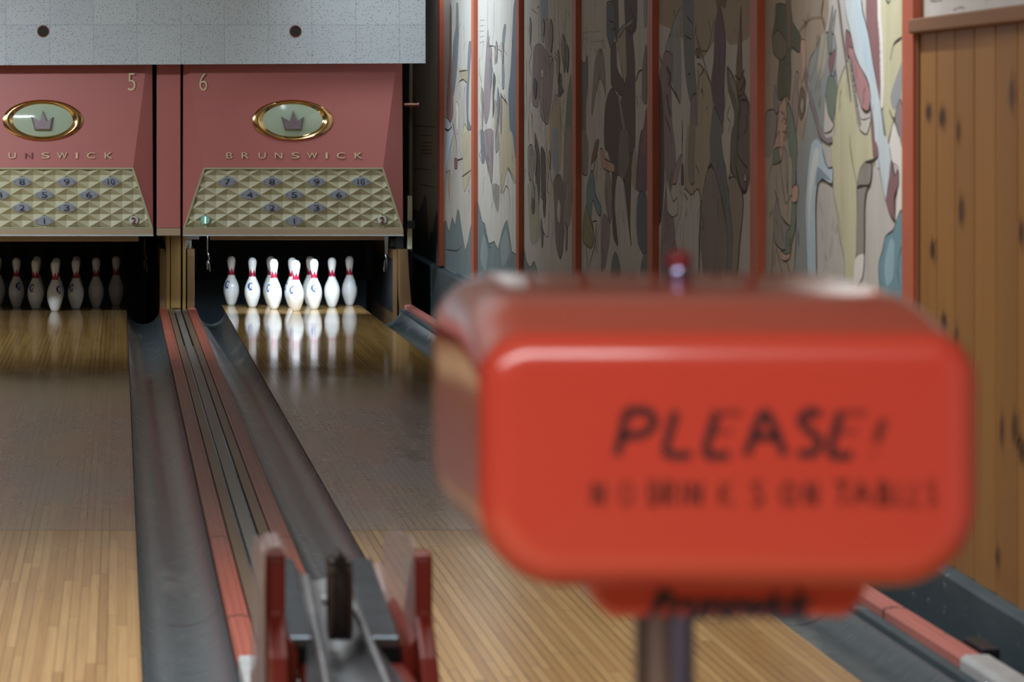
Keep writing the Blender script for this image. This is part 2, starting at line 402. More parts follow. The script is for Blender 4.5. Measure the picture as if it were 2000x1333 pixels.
# ------------------------------------------------------------------ lanes, gutters, divider
def lane(x0, x1, label):
    o = thing('bowling_lane', ((x0 + x1) / 2, FOUL, 0), label, 'lane')
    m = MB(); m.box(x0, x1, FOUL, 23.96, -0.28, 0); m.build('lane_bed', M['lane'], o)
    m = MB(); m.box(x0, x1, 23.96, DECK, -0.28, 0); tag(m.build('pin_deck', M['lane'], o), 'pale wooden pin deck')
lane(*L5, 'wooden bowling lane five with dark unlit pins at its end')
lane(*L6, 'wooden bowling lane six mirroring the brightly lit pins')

def gutter(xa, xb, depth, name_label, za=-0.004, zb=-0.004):
    o = None; m = MB(); N = 20; rings = []
    for Y in [FOUL + 0.3 + i * (24.48 - FOUL - .3) / 24 for i in range(25)]:
        d = depth + 0.03 * (Y - FOUL) / 19
        top = [];
        for k in range(N + 1):
            a = PI * (0.10 + 0.80 * k / N)
            u = (math.cos(PI * 0.10) - math.cos(a)) / (2 * math.cos(PI * 0.10))
            zz = (math.sin(a) - math.sin(PI * 0.10)) / (1 - math.sin(PI * 0.10))
            zt = za * (1 - u) + zb * u
            top.append((xa + (xb - xa) * u, Y, zt - d * zz))
        bot = [(xb, Y, -0.29), (xa, Y, -0.29)]
        rings.append(top + bot)
    m.loft(rings)
    return tag(m.build('gutter', M['gutter'], loc=((xa + xb) / 2, FOUL, -0.29), smooth=True, angle=35), name_label, 'gutter')
gutter(L5[1] + .003, 0.301, 0.062, 'grey gutter along the right edge of lane five')
gutter(0.580, L6[0] - .003, 0.062, 'dark shiny grey gutter along the left edge of lane six')
gutter(L6[1] + .003, 2.100, 0.062, 'grey gutter by the wall, right of lane six', -0.004, 0.0)

# divider between lanes five and six
DE0, DE1 = 8.40, 24.50
o = thing('lane_divider', (0.44, DE0, -0.29), 'long red edged wooden divider between the gutters of lanes five and six', 'divider')
m = MB(); m.box(0.305, 0.575, DE0, DE1, -0.29, -0.012); m.build('divider_base', M['black'], o)
def capstrip(xa, xb, parent, z0, z1, mat, name='red_cap', ya=DE0, yb=DE1):
    w = xb - xa; pr = [(xa, z0), (xa, z1 - .006), (xa + .006, z1), (xa + w * .30, z1), (xa + w * .34, z1 + .003), (xa + w * .70, z1 + .003), (xa + w * .74, z1), (xb - .006, z1), (xb, z1 - .006), (xb, z0)]
    m = MB(); m.prism(pr, 'Y', ya, yb); return m.build(name, mat, parent)
capstrip(0.304, 0.366, o, -0.02, 0.026, M['cap']); capstrip(0.514, 0.576, o, -0.02, 0.026, M['cap'])
m = MB(); m.box(0.371, 0.408, DE0, DE1, -0.02, 0.018); m.box(0.474, 0.510, DE0, DE1, -0.02, 0.018); m.build('side_board', M['capwood'], o, bevel=.003)
m = MB(); m.box(0.420, 0.462, DE0, DE1, -0.02, 0.012); m.build('centre_board', M['capwoodgrey'], o, bevel=.003)
for xx in (0.412, 0.466):
    m = MB(); m.tube([(xx, DE0, 0.006), (xx, 20.5, 0.006)], 0.005, 8); tag(m.build('track_rail', M['track'], o, smooth=True), 'blue grey metal rail')
m = MB()
m.prism([(0.305, -0.02), (0.305, 0.034), (0.311, 0.040), (0.376, 0.040), (0.384, 0.034), (0.386, -0.02)], 'Y', 7.15, DE0 - .01)
m.box(0.305, 0.575, 7.15, DE0 - .01, -0.29, -0.02)
m.build('end_cap', M['worn_white'], o, bevel=.004)
for ob in COL.objects:
    if ob.name.startswith('end_cap') and 'label' not in ob: ob['label'] = 'worn white end cap'

# wall side capping past the last gutter
o = thing('gutter_capping', (2.168, DE0, -0.29), 'worn pink wooden capping between the right gutter and the wall', 'capping')
m = MB(); m.box(2.104, 2.20, 7.2, DE1, -0.29, 0.018); tag(m.build('side_board', M['teal'], o), 'dark side board')
capstrip(2.135, 2.203, o, 0.019, 0.048, M['pinkcap'], 'pink_cap', 8.28, DE1)
m = MB(); m.prism([(2.122, 0.019), (2.122, 0.050), (2.135, 0.062), (2.195, 0.062), (2.212, 0.046), (2.212, 0.019)], 'Y', 7.35, 8.27)
tag(m.build('end_cap', M['worn_white'], o, bevel=.004), 'pale grey end cap')
m = MB(); zs = [(0.05), (0.05)]
for yy in (7.8, 8.0):
    m = MB(); m.lathe([(0.006, 0), (0.006, 0.004), (0.004, 0.006)], 2.122 - .001, yy, 10, 0, 0.030); m.build('screw', M['steel'], o)
m = MB(); m.box(2.216, 2.26, 8.40, 8.60, -0.29, 0.055); tag(m.build('dark_bracket', M['darkmetal'], loc=(2.24, 8.7, -0.29), bevel=.004), 'small dark metal bracket behind the pale end cap at the wall', 'bracket')

# ------------------------------------------------------------------ right wall: ledge, battens, murals, pine panelling
pts = [(27.6, 0.36), (22.9, 0.33), (19.0, 0.265), (14.0, 0.19), (9.6, 0.134), (8.9, 0.117), (6.0, 0.08)]
m = MB(); ys = [p[0] for p in pts]
rings = []
for Yp, zt in pts:
    rings.append([(WX - .055, Yp, -0.28), (WX - .055, Yp, zt - .008), (WX - .045, Yp, zt), (WX + .01, Yp, zt + .004), (WX + .01, Yp, -0.28)])
m.loft(rings)
structure('baseboard_right', m, M['teal'], loc=(WX, 8.9, -0.28))
def ledge_z(Y):
    for (a, za), (b, zb) in zip(pts, pts[1:]):
        if b <= Y <= a: return zb + (za - zb) * (Y - b) / (a - b)
    return 0.1

BY = [24.2, 21.9, 19.42, 17.0, 14.56, 12.17, 9.78]
BW, BT = 0.14, 0.03
for i, yb in enumerate(BY):
    m = MB(); m.box(WX - BT, WX + .015, yb, yb + BW, ledge_z(yb) + .012, 3.38)
    tag(m.build('trim_%d' % (i + 1), M['batten'], loc=(WX, yb, ledge_z(yb)), bevel=.003), kind='structure')

# mural pictures; outlines are given in three overlapping zooms of the photograph, moved onto the wall plane
ZO = {'G1': (1490, 0, 4.597), 'G2': (1490, 280, 4.597), 'F1': (1280, 0, 4.762), 'F2': (1280, 260, 4.762),
      'E1': (1010, 0, 4.759), 'E2': (1010, 270, 4.759), 'C1': (810, 0, 4.762), 'C2': (810, 270, 4.762)}
def mc(*c, k=1.6):
    g_ = sum(c) / 3; return tuple(min(0.9, v * k) for v in lin(tuple(v + (g_ - v) * 0.22 for v in c)))
BASE = mc(170, 168, 162)
PAL = dict(green=mc(84, 88, 72), olive=mc(104, 100, 82), greyblue=mc(130, 138, 140), yellow=mc(176, 174, 140), pale=mc(170, 186, 194), sky=mc(158, 182, 196),
           blue=mc(120, 140, 155), mauve=mc(126, 88, 92), mauvegrey=mc(128, 116, 120), grey=mc(128, 124, 118), dark=mc(82, 80, 80), slate=mc(104, 112, 118),
           teal=mc(92, 134, 148), brown=mc(112, 92, 76), tan=mc(158, 146, 122), flesh=mc(176, 140, 122), beige=mc(150, 140, 124), light=mc(176, 174, 168),
           rock=mc(98, 116, 120), purple=mc(100, 84, 96), darkblue=mc(84, 98, 112), white=mc(196, 194, 188), moss=mc(104, 120, 104))
INK = (0.045, 0.035, 0.032)
class Mural:
    def __init__(s, ya, yb, name_label, z0=None, z1=3.30, base=BASE, xr=(0, 9999)):
        s.mb = MB(); s.ya, s.yb = ya, yb; s.label = name_label; s.n = 1; s.z0 = z0; s.z1 = z1
        za, zb = (ledge_z(ya) + .006, ledge_z(yb) + .006) if z0 is None else (z0, z0)
        X0 = WX + .012
        # board of the panel with a little thickness
        vs_ = [(WX, ya, za), (WX, yb, zb), (WX, yb, z1), (WX, ya, z1), (X0, ya, za), (X0, yb, zb), (X0, yb, z1), (X0, ya, z1)]
        s.mb.add(vs_, [(0, 1, 2, 3), (7, 6, 5, 4), (0, 4, 5, 1), (1, 5, 6, 2), (2, 6, 7, 3), (3, 7, 4, 0)], 0, base)
    def clip(s, P):
        za = lambda y: (ledge_z(y) + .008 if s.z0 is None else s.z0)
        out = P
        for keep, cut in ((lambda p: p[0] <= s.yb_hi - 1e-5, s.yb_hi), (lambda p: p[0] >= s.ya_lo + 1e-5, s.ya_lo)):
            r = []
            for i in range(len(out)):
                a, b = out[i], out[(i + 1) % len(out)]
                if keep(a): r.append(a)
                if keep(a) != keep(b):
                    t_ = (cut - a[0]) / (b[0] - a[0]); r.append((cut, a[1] + t_ * (b[1] - a[1])))
            out = r
            if len(out) < 3: return []
        return [(y, min(max(z, za(y)), s.z1 - .002)) for y, z in out]
    @property
    def yb_hi(s): return max(s.ya, s.yb) - .002
    @property
    def ya_lo(s): return min(s.ya, s.yb) + .002
    def layer(s): s.n += 1; return WX - 0.00002 * s.n
    def fill(s, z, col, P, outline=True, smooth=4, w=0.006):
        ox, oy, k = ZO[z]; q = [wall_pt(ox + a / k, oy + b / k) for a, b in P]
        q = catmull(q, smooth); q = s.clip(q)
        if len(q) < 3: return
        x = s.layer()
        tri = tessellate_polygon([[Vector((a, b, 0)) for a, b in q]])
        c = PAL[col] if isinstance(col, str) else col
        s.mb.add([(x, a, b) for a, b in q], [tuple(t_) for t_ in tri], 0, c)
        if outline:
            run = []
            for p in q + [q[0]]:
                yz = (VY + (H - p[1]) * F / p[0] - oy) * k
                edge = min(p[0] - s.ya_lo, s.yb_hi - p[0]) < .004
                if edge or (z[1] == '1' and yz > 1318) or (z[1] == '2' and yz < 14):
                    if len(run) > 1: s.stroke(run, w)
                    run = []
                else: run.append(p)
            if len(run) > 1: s.stroke(run, w)
    def stroke(s, q, w, col=INK):
        x = s.layer(); vs_ = []; n = len(q); lo, hi = s.ya_lo, s.yb_hi; w *= 0.5
        for i, p in enumerate(q):
            a = q[max(i - 1, 0)]; b = q[min(i + 1, n - 1)]
            dx, dy = b[0] - a[0], b[1] - a[1]; l = math.hypot(dx, dy) or 1
            ww = w * (0.55 + 0.45 * math.sin(PI * (i + .5) / n) + 0.25 * math.sin(i * 0.9))
            for sg in (-1, 1):
                vs_.append((x, min(max(p[0] - sg * dy / l * ww, lo), hi), p[1] + sg * dx / l * ww))
        s.mb.add(vs_, [(2 * i, 2 * i + 1, 2 * i + 3, 2 * i + 2) for i in range(n - 1)], 0, col)
    def line(s, z, P, w=0.006, col=INK):
        ox, oy, k = ZO[z]; q = [wall_pt(ox + a / k, oy + b / k) for a, b in P]
        q = catmull(q, 4, False)
        q = [p for p in q if s.ya_lo <= p[0] <= s.yb_hi]
        if len(q) > 1: s.stroke(q, w, PAL[col] if isinstance(col, str) else col)
    def dots(s, z, P, n, r=0.014, col='dark'):
        ox, oy, k = ZO[z]; q = catmull([wall_pt(ox + a / k, oy + b / k) for a, b in P], 12, False)
        for i in range(n):
            y, zz = q[int(i * (len(q) - 1) / max(n - 1, 1))]; x = s.layer()
            if not (s.ya_lo + r * 2 <= y <= s.yb_hi - r * 2): continue
            s.mb.add([(x, y + 1.6 * r * math.cos(a), zz + r * math.sin(a)) for a in [PI * j / 4 for j in range(8)]], [tuple(range(8))], 0, PAL[col])
    def sketch(s, z, x0, x1, y0, y1, n, col=(0.15, 0.13, 0.12), seed=1, loops=0.0):
        r = random.Random(seed)
        for i in range(n):
            x = r.uniform(x0, x1); y = r.uniform(y0, y1); l = r.uniform(50, 220); dx = r.uniform(-14, 14)
            if r.random() < loops:
                w_ = r.uniform(7, 20); l *= .45
                s.line(z, [(x, y), (x + w_, y + l * .3), (x + w_ * .8, y + l * .8), (x, y + l), (x - w_ * .7, y + l * .6), (x - w_ * .5, y + l * .2), (x, y)], r.uniform(.003, .006), col)
            else:
                s.line(z, [(x, y), (x + dx + r.uniform(-8, 8), y + l * .35), (x + dx * 1.5 + r.uniform(-10, 10), y + l * .7), (x + dx * 2, y + l)], r.uniform(.0025, .005), col)
    def done(s):
        o = s.mb.build('mural_panel', M['mural'], loc=(WX, s.yb, s.z0 or 0.2))
        return tag(o, s.label, 'mural')

# panel nearest the pine boards
g = Mural(BY[5], BY[6] + BW, 'mural panel with a yellow draped horse and knight, beside the pine boards')
g.fill('G1', mc(150, 134, 116), [(20, -60), (560, -60), (560, 300), (420, 560), (390, 1000), (330, 1400), (20, 1400)], False)  # brown wash here and below: stain plus fall-off of light, put into colour
g.fill('G2', mc(152, 140, 126), [(20, -80), (320, -80), (320, 500), (290, 900), (300, 1300), (20, 1300)], False)
g.fill('G1', 'greyblue', [(480, 430), (520, 330), (580, 290), (640, 310), (660, 440), (655, 600), (675, 820), (650, 960), (560, 860), (545, 1100), (520, 1333), (500, 1500), (320, 1500), (345, 1333), (400, 1000), (430, 800), (405, 650), (430, 520)])
g.fill('G2', 'greyblue', [(330, 0), (540, 0), (450, 60), (405, 250), (395, 700), (400, 1000), (415, 1250), (290, 1250), (300, 500)], False)
g.fill('G1', mc(160, 156, 136), [(520, 330), (565, 300), (575, 500), (545, 640), (505, 720), (490, 560)], False)
g.line('G1', [(520, 340), (480, 560), (430, 720)], .004); g.line('G1', [(560, 310), (530, 560), (470, 820)], .004)
g.fill('G1', 'light', [(560, 860), (585, 1010), (630, 1100), (640, 1120), (610, 1180), (545, 1190), (550, 1000)], True)
g.fill('G1', 'moss', [(570, 780), (600, 680), (640, 700), (665, 850), (645, 1000), (630, 1090), (590, 1020), (565, 900)])
g.fill('G1', mc(120, 126, 128), [(622, 60), (630, 110), (616, 450), (592, 480), (584, 330)]); g.fill('G1', mc(136, 140, 140), [(655, 80), (640, 260), (624, 310), (618, 250)])
g.fill('G1', 'mauve', [(590, 540), (650, 440), (640, 560), (610, 680)], True, w=.004)
g.fill('G1', 'darkblue', [(640, 620), (655, 660), (645, 710), (632, 690)], False)
g.fill('G1', 'green', [(120, 40), (205, 40), (250, 60), (270, 200), (340, 330), (330, 470), (265, 430), (250, 500), (255, 700), (240, 900), (215, 860), (150, 900), (130, 780), (145, 540), (95, 470), (85, 330), (110, 180)])
g.fill('G1', 'brown', [(205, -60), (250, -60), (252, 200), (245, 420), (225, 430), (215, 200)], True, w=.004)
g.fill('G1', 'olive', [(135, 270), (210, 370), (205, 500), (160, 540), (95, 470), (90, 330)])
g.fill('G1', 'flesh', [(345, 360), (380, 370), (385, 560), (380, 640), (350, 740), (352, 560), (340, 470)], True, w=.004)
g.fill('G1', mc(140, 120, 116), [(300, 640), (325, 670), (310, 760), (322, 920), (300, 1180), (270, 1000), (265, 900), (290, 760)])
g.fill('G1', 'brown', [(350, 780), (385, 860), (380, 980), (345, 1080), (325, 1000), (330, 850)]); g.fill('G1', 'beige', [(352, 870), (368, 920), (355, 1030), (338, 960)], True, w=.004)
g.fill('G1', 'mauvegrey', [(105, 760), (130, 860), (140, 1000), (110, 1020), (97, 880)])
g.fill('G1', 'grey', [(40, 1000), (95, 985), (130, 1060), (110, 1250), (70, 1400), (20, 1400), (22, 1080)])
g.fill('G1', 'flesh', [(150, 960), (205, 865), (222, 1000), (220, 1120), (190, 1240), (180, 1400), (90, 1400), (110, 1280), (140, 1080)])
for q in ([(160, 1000), (200, 1040), (165, 1100)], [(190, 1060), (215, 1090), (190, 1120)], [(120, 1240), (150, 1180), (145, 1300)], [(180, 1180), (220, 1200), (200, 1260)]): g.line('G1', q, .009, 'mauve')
g.fill('G1', 'moss', [(225, 920), (260, 1000), (300, 1200), (312, 1400), (240, 1400), (215, 1100)])
g.fill('G2', 'moss', [(245, 0), (300, 0), (302, 280), (290, 380), (262, 390), (268, 200)])
g.fill('G2', 'beige', [(95, 180), (150, 170), (180, 380), (210, 545), (262, 470), (262, 745), (165, 655), (132, 490), (105, 700), (70, 1250), (30, 1200), (30, 500), (60, 280)])
g.fill('G2', 'moss', [(100, 60), (150, 40), (160, 160), (90, 190)], True, w=.005)
g.fill('G2', 'flesh', [(150, 30), (180, 60), (165, 170), (155, 100)], True, w=.005); g.fill('G2', 'beige', [(185, 20), (215, 90), (225, 300), (222, 460), (210, 300), (200, 120)], True, w=.004)
g.fill('G2', 'grey', [(130, 500), (165, 650), (210, 720), (255, 765), (205, 955), (150, 940), (105, 870), (100, 650)])
g.fill('G2', 'moss', [(265, 545), (303, 540), (292, 760), (262, 900), (250, 985), (205, 985), (215, 800), (250, 750)])
g.fill('G2', 'flesh', [(270, 400), (300, 370), (322, 400), (315, 500), (300, 532), (265, 525)]); g.fill('G2', 'flesh', [(165, 970), (210, 1000), (250, 985), (240, 1035), (200, 1060), (165, 1030)], True, w=.005)
g.line('G2', [(300, 250), (305, 380)], .007); g.line('G2', [(120, 940), (150, 1050), (190, 1250)]); g.line('G2', [(215, 1060), (270, 1210), (300, 900), (300, 540)]); g.line('G2', [(320, 780), (325, 930)]); g.line('G2', [(110, 420), (140, 520)], .007)
g.fill('G1', 'yellow', [(780, 510), (690, 740), (655, 980), (640, 1333), (640, 1480), (1000, 1480), (1000, 1333), (985, 1050), (930, 1200), (870, 1150), (830, 880), (790, 600)])
g.fill('G2', 'yellow', [(635, -60), (1000, -60), (1030, 120), (930, 165), (880, 250), (850, 400), (850, 900), (830, 1100), (820, 1330), (740, 1330), (735, 1050), (690, 820), (640, 450), (625, 200)])
g.line('G1', [(785, 1200), (790, 1333), (800, 1420)], .005); g.line('G2', [(785, 0), (810, 180), (850, 380)], .007); g.line('G2', [(645, 480), (690, 700), (715, 860)], .004)
g.fill('G1', 'yellow', [(1040, -60), (1262, -60), (1262, 1000), (1180, 1075), (1120, 1290), (1080, 930), (1085, 600), (1060, 200)])
g.line('G1', [(1258, 335), (1180, 400), (1150, 540)], .010); g.line('G1', [(1110, -10), (1130, 30), (1150, 0)], .009); g.line('G1', [(1140, 985), (1180, 1070), (1235, 890)], .007)
g.fill('G1', 'greyblue', [(1258, 560), (1200, 700), (1150, 870), (1180, 990), (1240, 900)], False)
g.fill('G1', 'mauvegrey', [(1235, 890), (1262, 1010), (1262, 1400), (1190, 1080)], True); g.fill('G1', 'white', [(1180, 1085), (1262, 1400), (1130, 1420)], True)
g.fill('G2', 'white', [(1140, -20), (1230, -20), (1262, 130), (1262, 640), (1195, 680), (1230, 240), (1165, 160)], False)
g.fill('G1', 'mauve', [(940, -60), (1045, -60), (1060, 250), (1075, 600), (1080, 900), (1060, 930), (1000, 600), (940, 240)])
g.dots('G1', [(1050, 0), (1052, 150), (1068, 350), (1075, 600), (1080, 780), (1075, 930)], 22, .016, 'white')
g.fill('G1', 'pale', [(740, -60), (870, -60), (900, 100), (950, 300), (1000, 600), (1060, 930), (1110, 1333), (1125, 1500), (1030, 1500), (1010, 1333), (980, 1000), (960, 760), (880, 600), (830, 480), (800, 320), (760, 160)])
g.fill('G2', 'pale', [(1000, -60), (1112, -60), (1160, 150), (1130, 380), (1110, 520), (1070, 330), (1040, 130)])
g.fill('G1', 'sky', [(840, 0), (900, 150), (955, 420), (1010, 720), (1000, 760), (930, 600), (880, 380)], False)
g.fill('G1', 'mauve', [(975, 960), (1000, 1100), (1020, 1400), (995, 1400), (980, 1150)], True, w=.005); g.fill('G2', 'mauve', [(1000, -20), (1030, 0), (1045, 110), (1010, 150)], True, w=.005)
g.fill('G1', mc(158, 112, 116), [(752, 270), (800, 320), (830, 480), (880, 600), (945, 720), (975, 870), (960, 980), (930, 1000), (890, 960), (840, 780), (800, 560), (750, 420)], w=.007)
g.fill('G1', 'mauve', [(752, 270), (800, 320), (815, 430), (780, 420), (770, 520), (748, 420)], True, w=.004)
g.fill('G1', 'light', [(778, 520), (800, 620), (840, 900), (880, 1060), (925, 1075), (978, 1060), (945, 1195), (915, 1200), (870, 1150), (842, 1000), (820, 800)], True, w=.004)
g.dots('G1', [(785, 560), (805, 700), (830, 860), (855, 1010), (880, 1110)], 15, .012, 'grey')
g.line('G1', [(676, -20), (720, 350), (760, 620), (795, 915)], .022, 'grey'); g.line('G1', [(684, -20), (728, 350), (766, 620), (800, 905)], .005)
g.line('G1', [(385, 600), (400, 720), (440, 900), (490, 1080), (530, 1210), (585, 1262), (632, 1255)], .026, 'mauvegrey'); g.line('G1', [(375, 620), (392, 740), (430, 920), (480, 1100), (520, 1230), (580, 1290), (632, 1285)], .006)
g.line('G1', [(548, -20), (530, 120), (545, 180), (560, 260)], .012, 'brown'); g.line('G1', [(330, 280), (420, 170), (530, 150)], .004, 'brown')
g.fill('G2', 'grey', [(930, 165), (985, 190), (975, 340), (940, 420), (920, 560), (915, 1000), (850, 1020), (855, 560), (850, 400), (880, 240)])
g.line('G2', [(850, 400), (900, 385), (965, 380)], .011); g.line('G2', [(930, 170), (990, 165), (1040, 120)], .009)
g.fill('G2', 'white', [(850, 1020), (915, 1000), (900, 1200), (830, 1290), (830, 1100)], False)
g.fill('G2', 'sky', [(440, 20), (490, -40), (530, 10), (570, 180), (600, 225), (635, 225), (630, 365), (590, 350), (540, 325), (500, 360), (480, 600), (485, 1290), (420, 1290), (400, 1000), (390, 600), (405, 300)], w=.007)
g.fill('G2', 'blue', [(500, 215), (560, 265), (622, 335), (540, 315), (482, 380)], False); g.fill('G2', mc(190, 204, 212), [(470, 60), (500, 40), (510, 120), (440, 500), (425, 900), (415, 500), (440, 220)], False)
g.fill('G2', 'mauve', [(1160, 150), (1190, 290), (1222, 235), (1227, 370), (1190, 480), (1192, 690), (1150, 640), (1115, 520), (1135, 400)], w=.006)
g.fill('G2', 'teal', [(1262, 640), (1220, 660), (1180, 780), (1110, 840), (1080, 980), (1050, 1080), (1055, 1250), (1090, 1450), (1262, 1450)], w=.007)
g.line('G2', [(1262, 920), (1230, 1020), (1220, 1150), (1240, 1330)], .006); g.fill('G2', mc(120, 160, 172), [(1150, 860), (1190, 900), (1180, 1200), (1120, 1280), (1100, 1100)], False)
g.sketch('G1', 60, 560, 60, 900, 10, (0.16, 0.11, 0.08), 5, .1); g.sketch('G2', 40, 300, 200, 1000, 9, seed=6, loops=.1); g.sketch('G2', 520, 700, 350, 1000, 6, (0.36, 0.35, 0.32), 8, 0); g.sketch('G1', 700, 1240, 500, 1200, 8, (0.30, 0.29, 0.22), 9, 0)
g.done()

# panel with mauve cloaks
g = Mural(BY[4], BY[5] + BW, 'dim mural panel with mauve cloaked figures and a grey mound, second from pine boards')
g.fill('F1', mc(146, 132, 114), [(20, -60), (880, -60), (880, 330), (700, 420), (600, 300), (420, 560), (200, 300), (20, 200)], False)  # upper brown wash: stain and dimming light painted together
g.fill('F1', 'greyblue', [(180, 180), (240, 70), (230, 350), (240, 620), (230, 960), (170, 800), (90, 480), (130, 330)])
g.fill('F1', 'slate', [(255, -60), (345, -60), (355, 200), (365, 600), (385, 900), (330, 960), (290, 760), (270, 540), (260, 250)]); g.fill('F1', 'mauvegrey', [(330, 950), (385, 900), (380, 1500), (325, 1500)])
g.line('F1', [(295, 150), (350, 230)]); g.line('F1', [(270, 330), (340, 370)]); g.line('F1', [(300, 700), (325, 680)])
g.fill('F1', 'mauvegrey', [(50, 640), (90, 480), (160, 520), (150, 800), (150, 1000), (160, 1400), (20, 1400), (20, 800)]); g.fill('F2', 'mauvegrey', [(20, -60), (160, -60), (190, 300), (160, 470), (130, 600), (200, 760), (170, 800), (210, 1320), (60, 1320), (60, 900), (100, 400)])
g.fill('F1', 'dark', [(20, 800), (50, 760), (75, 1000), (75, 1400), (20, 1400)], False); g.fill('F2', 'dark', [(20, -60), (75, -60), (85, 400), (60, 800), (20, 800)], False)
g.fill('F2', 'light', [(105, 420), (140, 560), (170, 640), (205, 600), (205, 750), (160, 780), (115, 720)]); g.fill('F2', mc(150, 126, 128), [(150, 470), (190, 300), (245, 200), (200, 460), (175, 475)], True)
g.line('F1', [(20, 450), (60, 590)], .011); g.line('F1', [(140, 790), (235, 970)], .010); g.line('F1', [(90, 1080), (140, 1220), (150, 1330)], .009); g.line('F1', [(250, 1110), (255, 1330)], .012); g.line('F2', [(250, -60), (252, 300)], .010); g.fill('F2', 'dark', [(242, 300), (262, 310), (265, 470), (240, 470)])
g.dots('F1', [(110, 900), (125, 1000), (140, 1060)], 8, .014, 'dark'); g.dots('F1', [(110, 640), (140, 700), (130, 780)], 5, .016, 'dark')
g.fill('F1', 'tan', [(390, 600), (450, 640), (520, 790), (540, 950), (520, 1500), (385, 1500), (400, 900)]); g.fill('F2', 'tan', [(385, -60), (515, -60), (510, 280), (470, 400), (430, 640), (400, 520), (340, 575), (280, 500), (300, -60)])
g.fill('F2', 'grey', [(320, -60), (375, -60), (360, 280), (370, 440), (340, 480), (310, 390)], True, w=.005)
for q in ([(385, 340), (460, 600), (520, 790)], [(460, 640), (415, 710)], [(415, 700), (395, 900)], [(370, 330), (380, 230)]): g.line('F1', q, .007)
g.fill('F1', 'brown', [(375, 470), (405, 450), (415, 520), (385, 540)], True); g.line('F1', [(430, 470), (490, 460), (550, 180)], .005)
g.fill('F1', 'brown', [(560, -60), (660, -60), (655, 70), (610, 60), (600, 140), (580, 100)], False)
g.fill('F1', 'purple', [(600, 60), (640, 250), (655, 420), (640, 800), (640, 1040), (620, 1160), (560, 1000), (520, 800), (545, 560), (555, 250)], w=.006); g.line('F1', [(565, 430), (555, 700), (590, 900)], .005); g.line('F1', [(605, 420), (590, 700)], .005)
g.fill('F1', 'slate', [(550, 990), (590, 1090), (640, 1210), (660, 1400), (515, 1400), (530, 1100)]); g.fill('F2', 'slate', [(515, -20), (620, -20), (640, 260), (680, 520), (700, 720), (720, 960), (715, 1330), (660, 1330), (670, 950), (630, 650), (570, 400), (520, 300)], w=.006)
g.fill('F2', mc(126, 116, 112), [(520, 315), (560, 370), (620, 620), (670, 950), (655, 1330), (460, 1330), (430, 1000), (430, 660), (480, 380)], w=.006); g.line('F2', [(435, 760), (455, 840), (440, 900)], .006); g.line('F2', [(570, 950), (560, 1300)], .004); g.line('F2', [(490, 330), (520, 290), (540, 330)], .010)
g.fill('F1', 'light', [(680, 850), (740, 1030), (720, 1280), (690, 1400), (640, 1400), (640, 1060)]); g.fill('F2', 'light', [(620, 20), (715, -20), (690, 420), (660, 330), (640, 240)]); g.line('F1', [(700, 980), (670, 1080), (700, 1140), (680, 1250)], .007)
g.fill('F1', 'brown', [(798, 60), (808, 640), (840, 760), (820, 880), (770, 880), (755, 640), (775, 400)])
g.fill('F1', mc(106, 98, 94), [(670, 620), (740, 750), (780, 900), (830, 870), (880, 1000), (880, 1400), (720, 1400), (740, 1060), (680, 830)], w=.006); g.fill('F2', mc(106, 98, 94), [(720, -60), (880, -60), (880, 400), (845, 550), (800, 540), (740, 400), (700, 300)], w=.006)
g.fill('F1', 'grey', [(690, 650), (750, 770), (780, 1000), (770, 1040), (740, 900), (690, 760)], True)
for q in ([(745, 700), (790, 740), (830, 650)], [(790, 860), (840, 750)], [(800, 930), (850, 940), (870, 1060)], [(770, 900), (800, 1010), (775, 1180), (790, 1300)], [(845, 1060), (860, 1150), (830, 1250)]): g.line('F1', q, .010)
g.dots('F1', [(800, 940), (775, 1100), (775, 1280)], 14, .014, 'dark'); g.line('F2', [(750, 300), (790, 480), (840, 550), (860, 380)], .012); g.line('F2', [(770, 0), (770, 200), (860, 330)], .010); g.fill('F2', 'light', [(840, 370), (850, 440), (830, 450)], True); g.line('F2', [(700, 280), (720, 420), (690, 400)], .009)
g.fill('F2', mc(140, 128, 116), [(690, 440), (745, 410), (810, 560), (820, 700), (790, 1000), (760, 1330), (715, 1330), (725, 960), (690, 600)])
g.fill('F2', 'light', [(270, 520), (340, 580), (400, 520), (425, 640), (410, 1000), (400, 1330), (260, 1330), (190, 1000), (190, 940), (240, 760)]); g.line('F2', [(270, 560), (310, 630)], .006); g.line('F2', [(265, 800), (270, 1290)], .004); g.line('F2', [(425, 850), (410, 1290)], .005); g.line('F2', [(240, 850), (235, 1000)], .004)
g.sketch('F1', 60, 820, 60, 1100, 26, seed=11); g.sketch('F2', 60, 820, 60, 1000, 22, seed=12)
g.done()

# panel with horn and dark robe
g = Mural(BY[3], BY[4] + BW, 'dim mural panel with a curved grey horn and dark robe, third from pine')
g.fill('E1', 'slate', [(600, 560), (625, 590), (655, 520), (660, 800), (640, 950), (640, 1400), (590, 1400), (590, 600)]); g.fill('E2', 'grey', [(590, -60), (640, -60), (662, 60), (655, 330), (620, 340), (590, 300)])
g.fill('E1', 'grey', [(765, 455), (800, 500), (820, 700), (825, 900), (805, 800), (770, 730), (740, 830), (700, 1060), (692, 1000), (715, 640), (735, 520)]); g.line('E1', [(780, 640), (760, 720), (755, 800)], .006)
g.fill('E1', 'darkblue', [(835, 20), (900, 40), (910, 260), (900, 400), (870, 450), (835, 330), (830, 200)]); g.fill('E1', 'dark', [(840, -60), (930, -60), (945, 260), (920, 400), (905, 250), (900, 60)])
g.fill('E1', 'dark', [(870, 450), (920, 400), (930, 640), (1000, 780), (990, 900), (880, 800), (870, 680)]); g.fill('E1', 'beige', [(930, 330), (1010, 250), (1010, 600), (1015, 720), (1000, 800), (960, 600)], True)
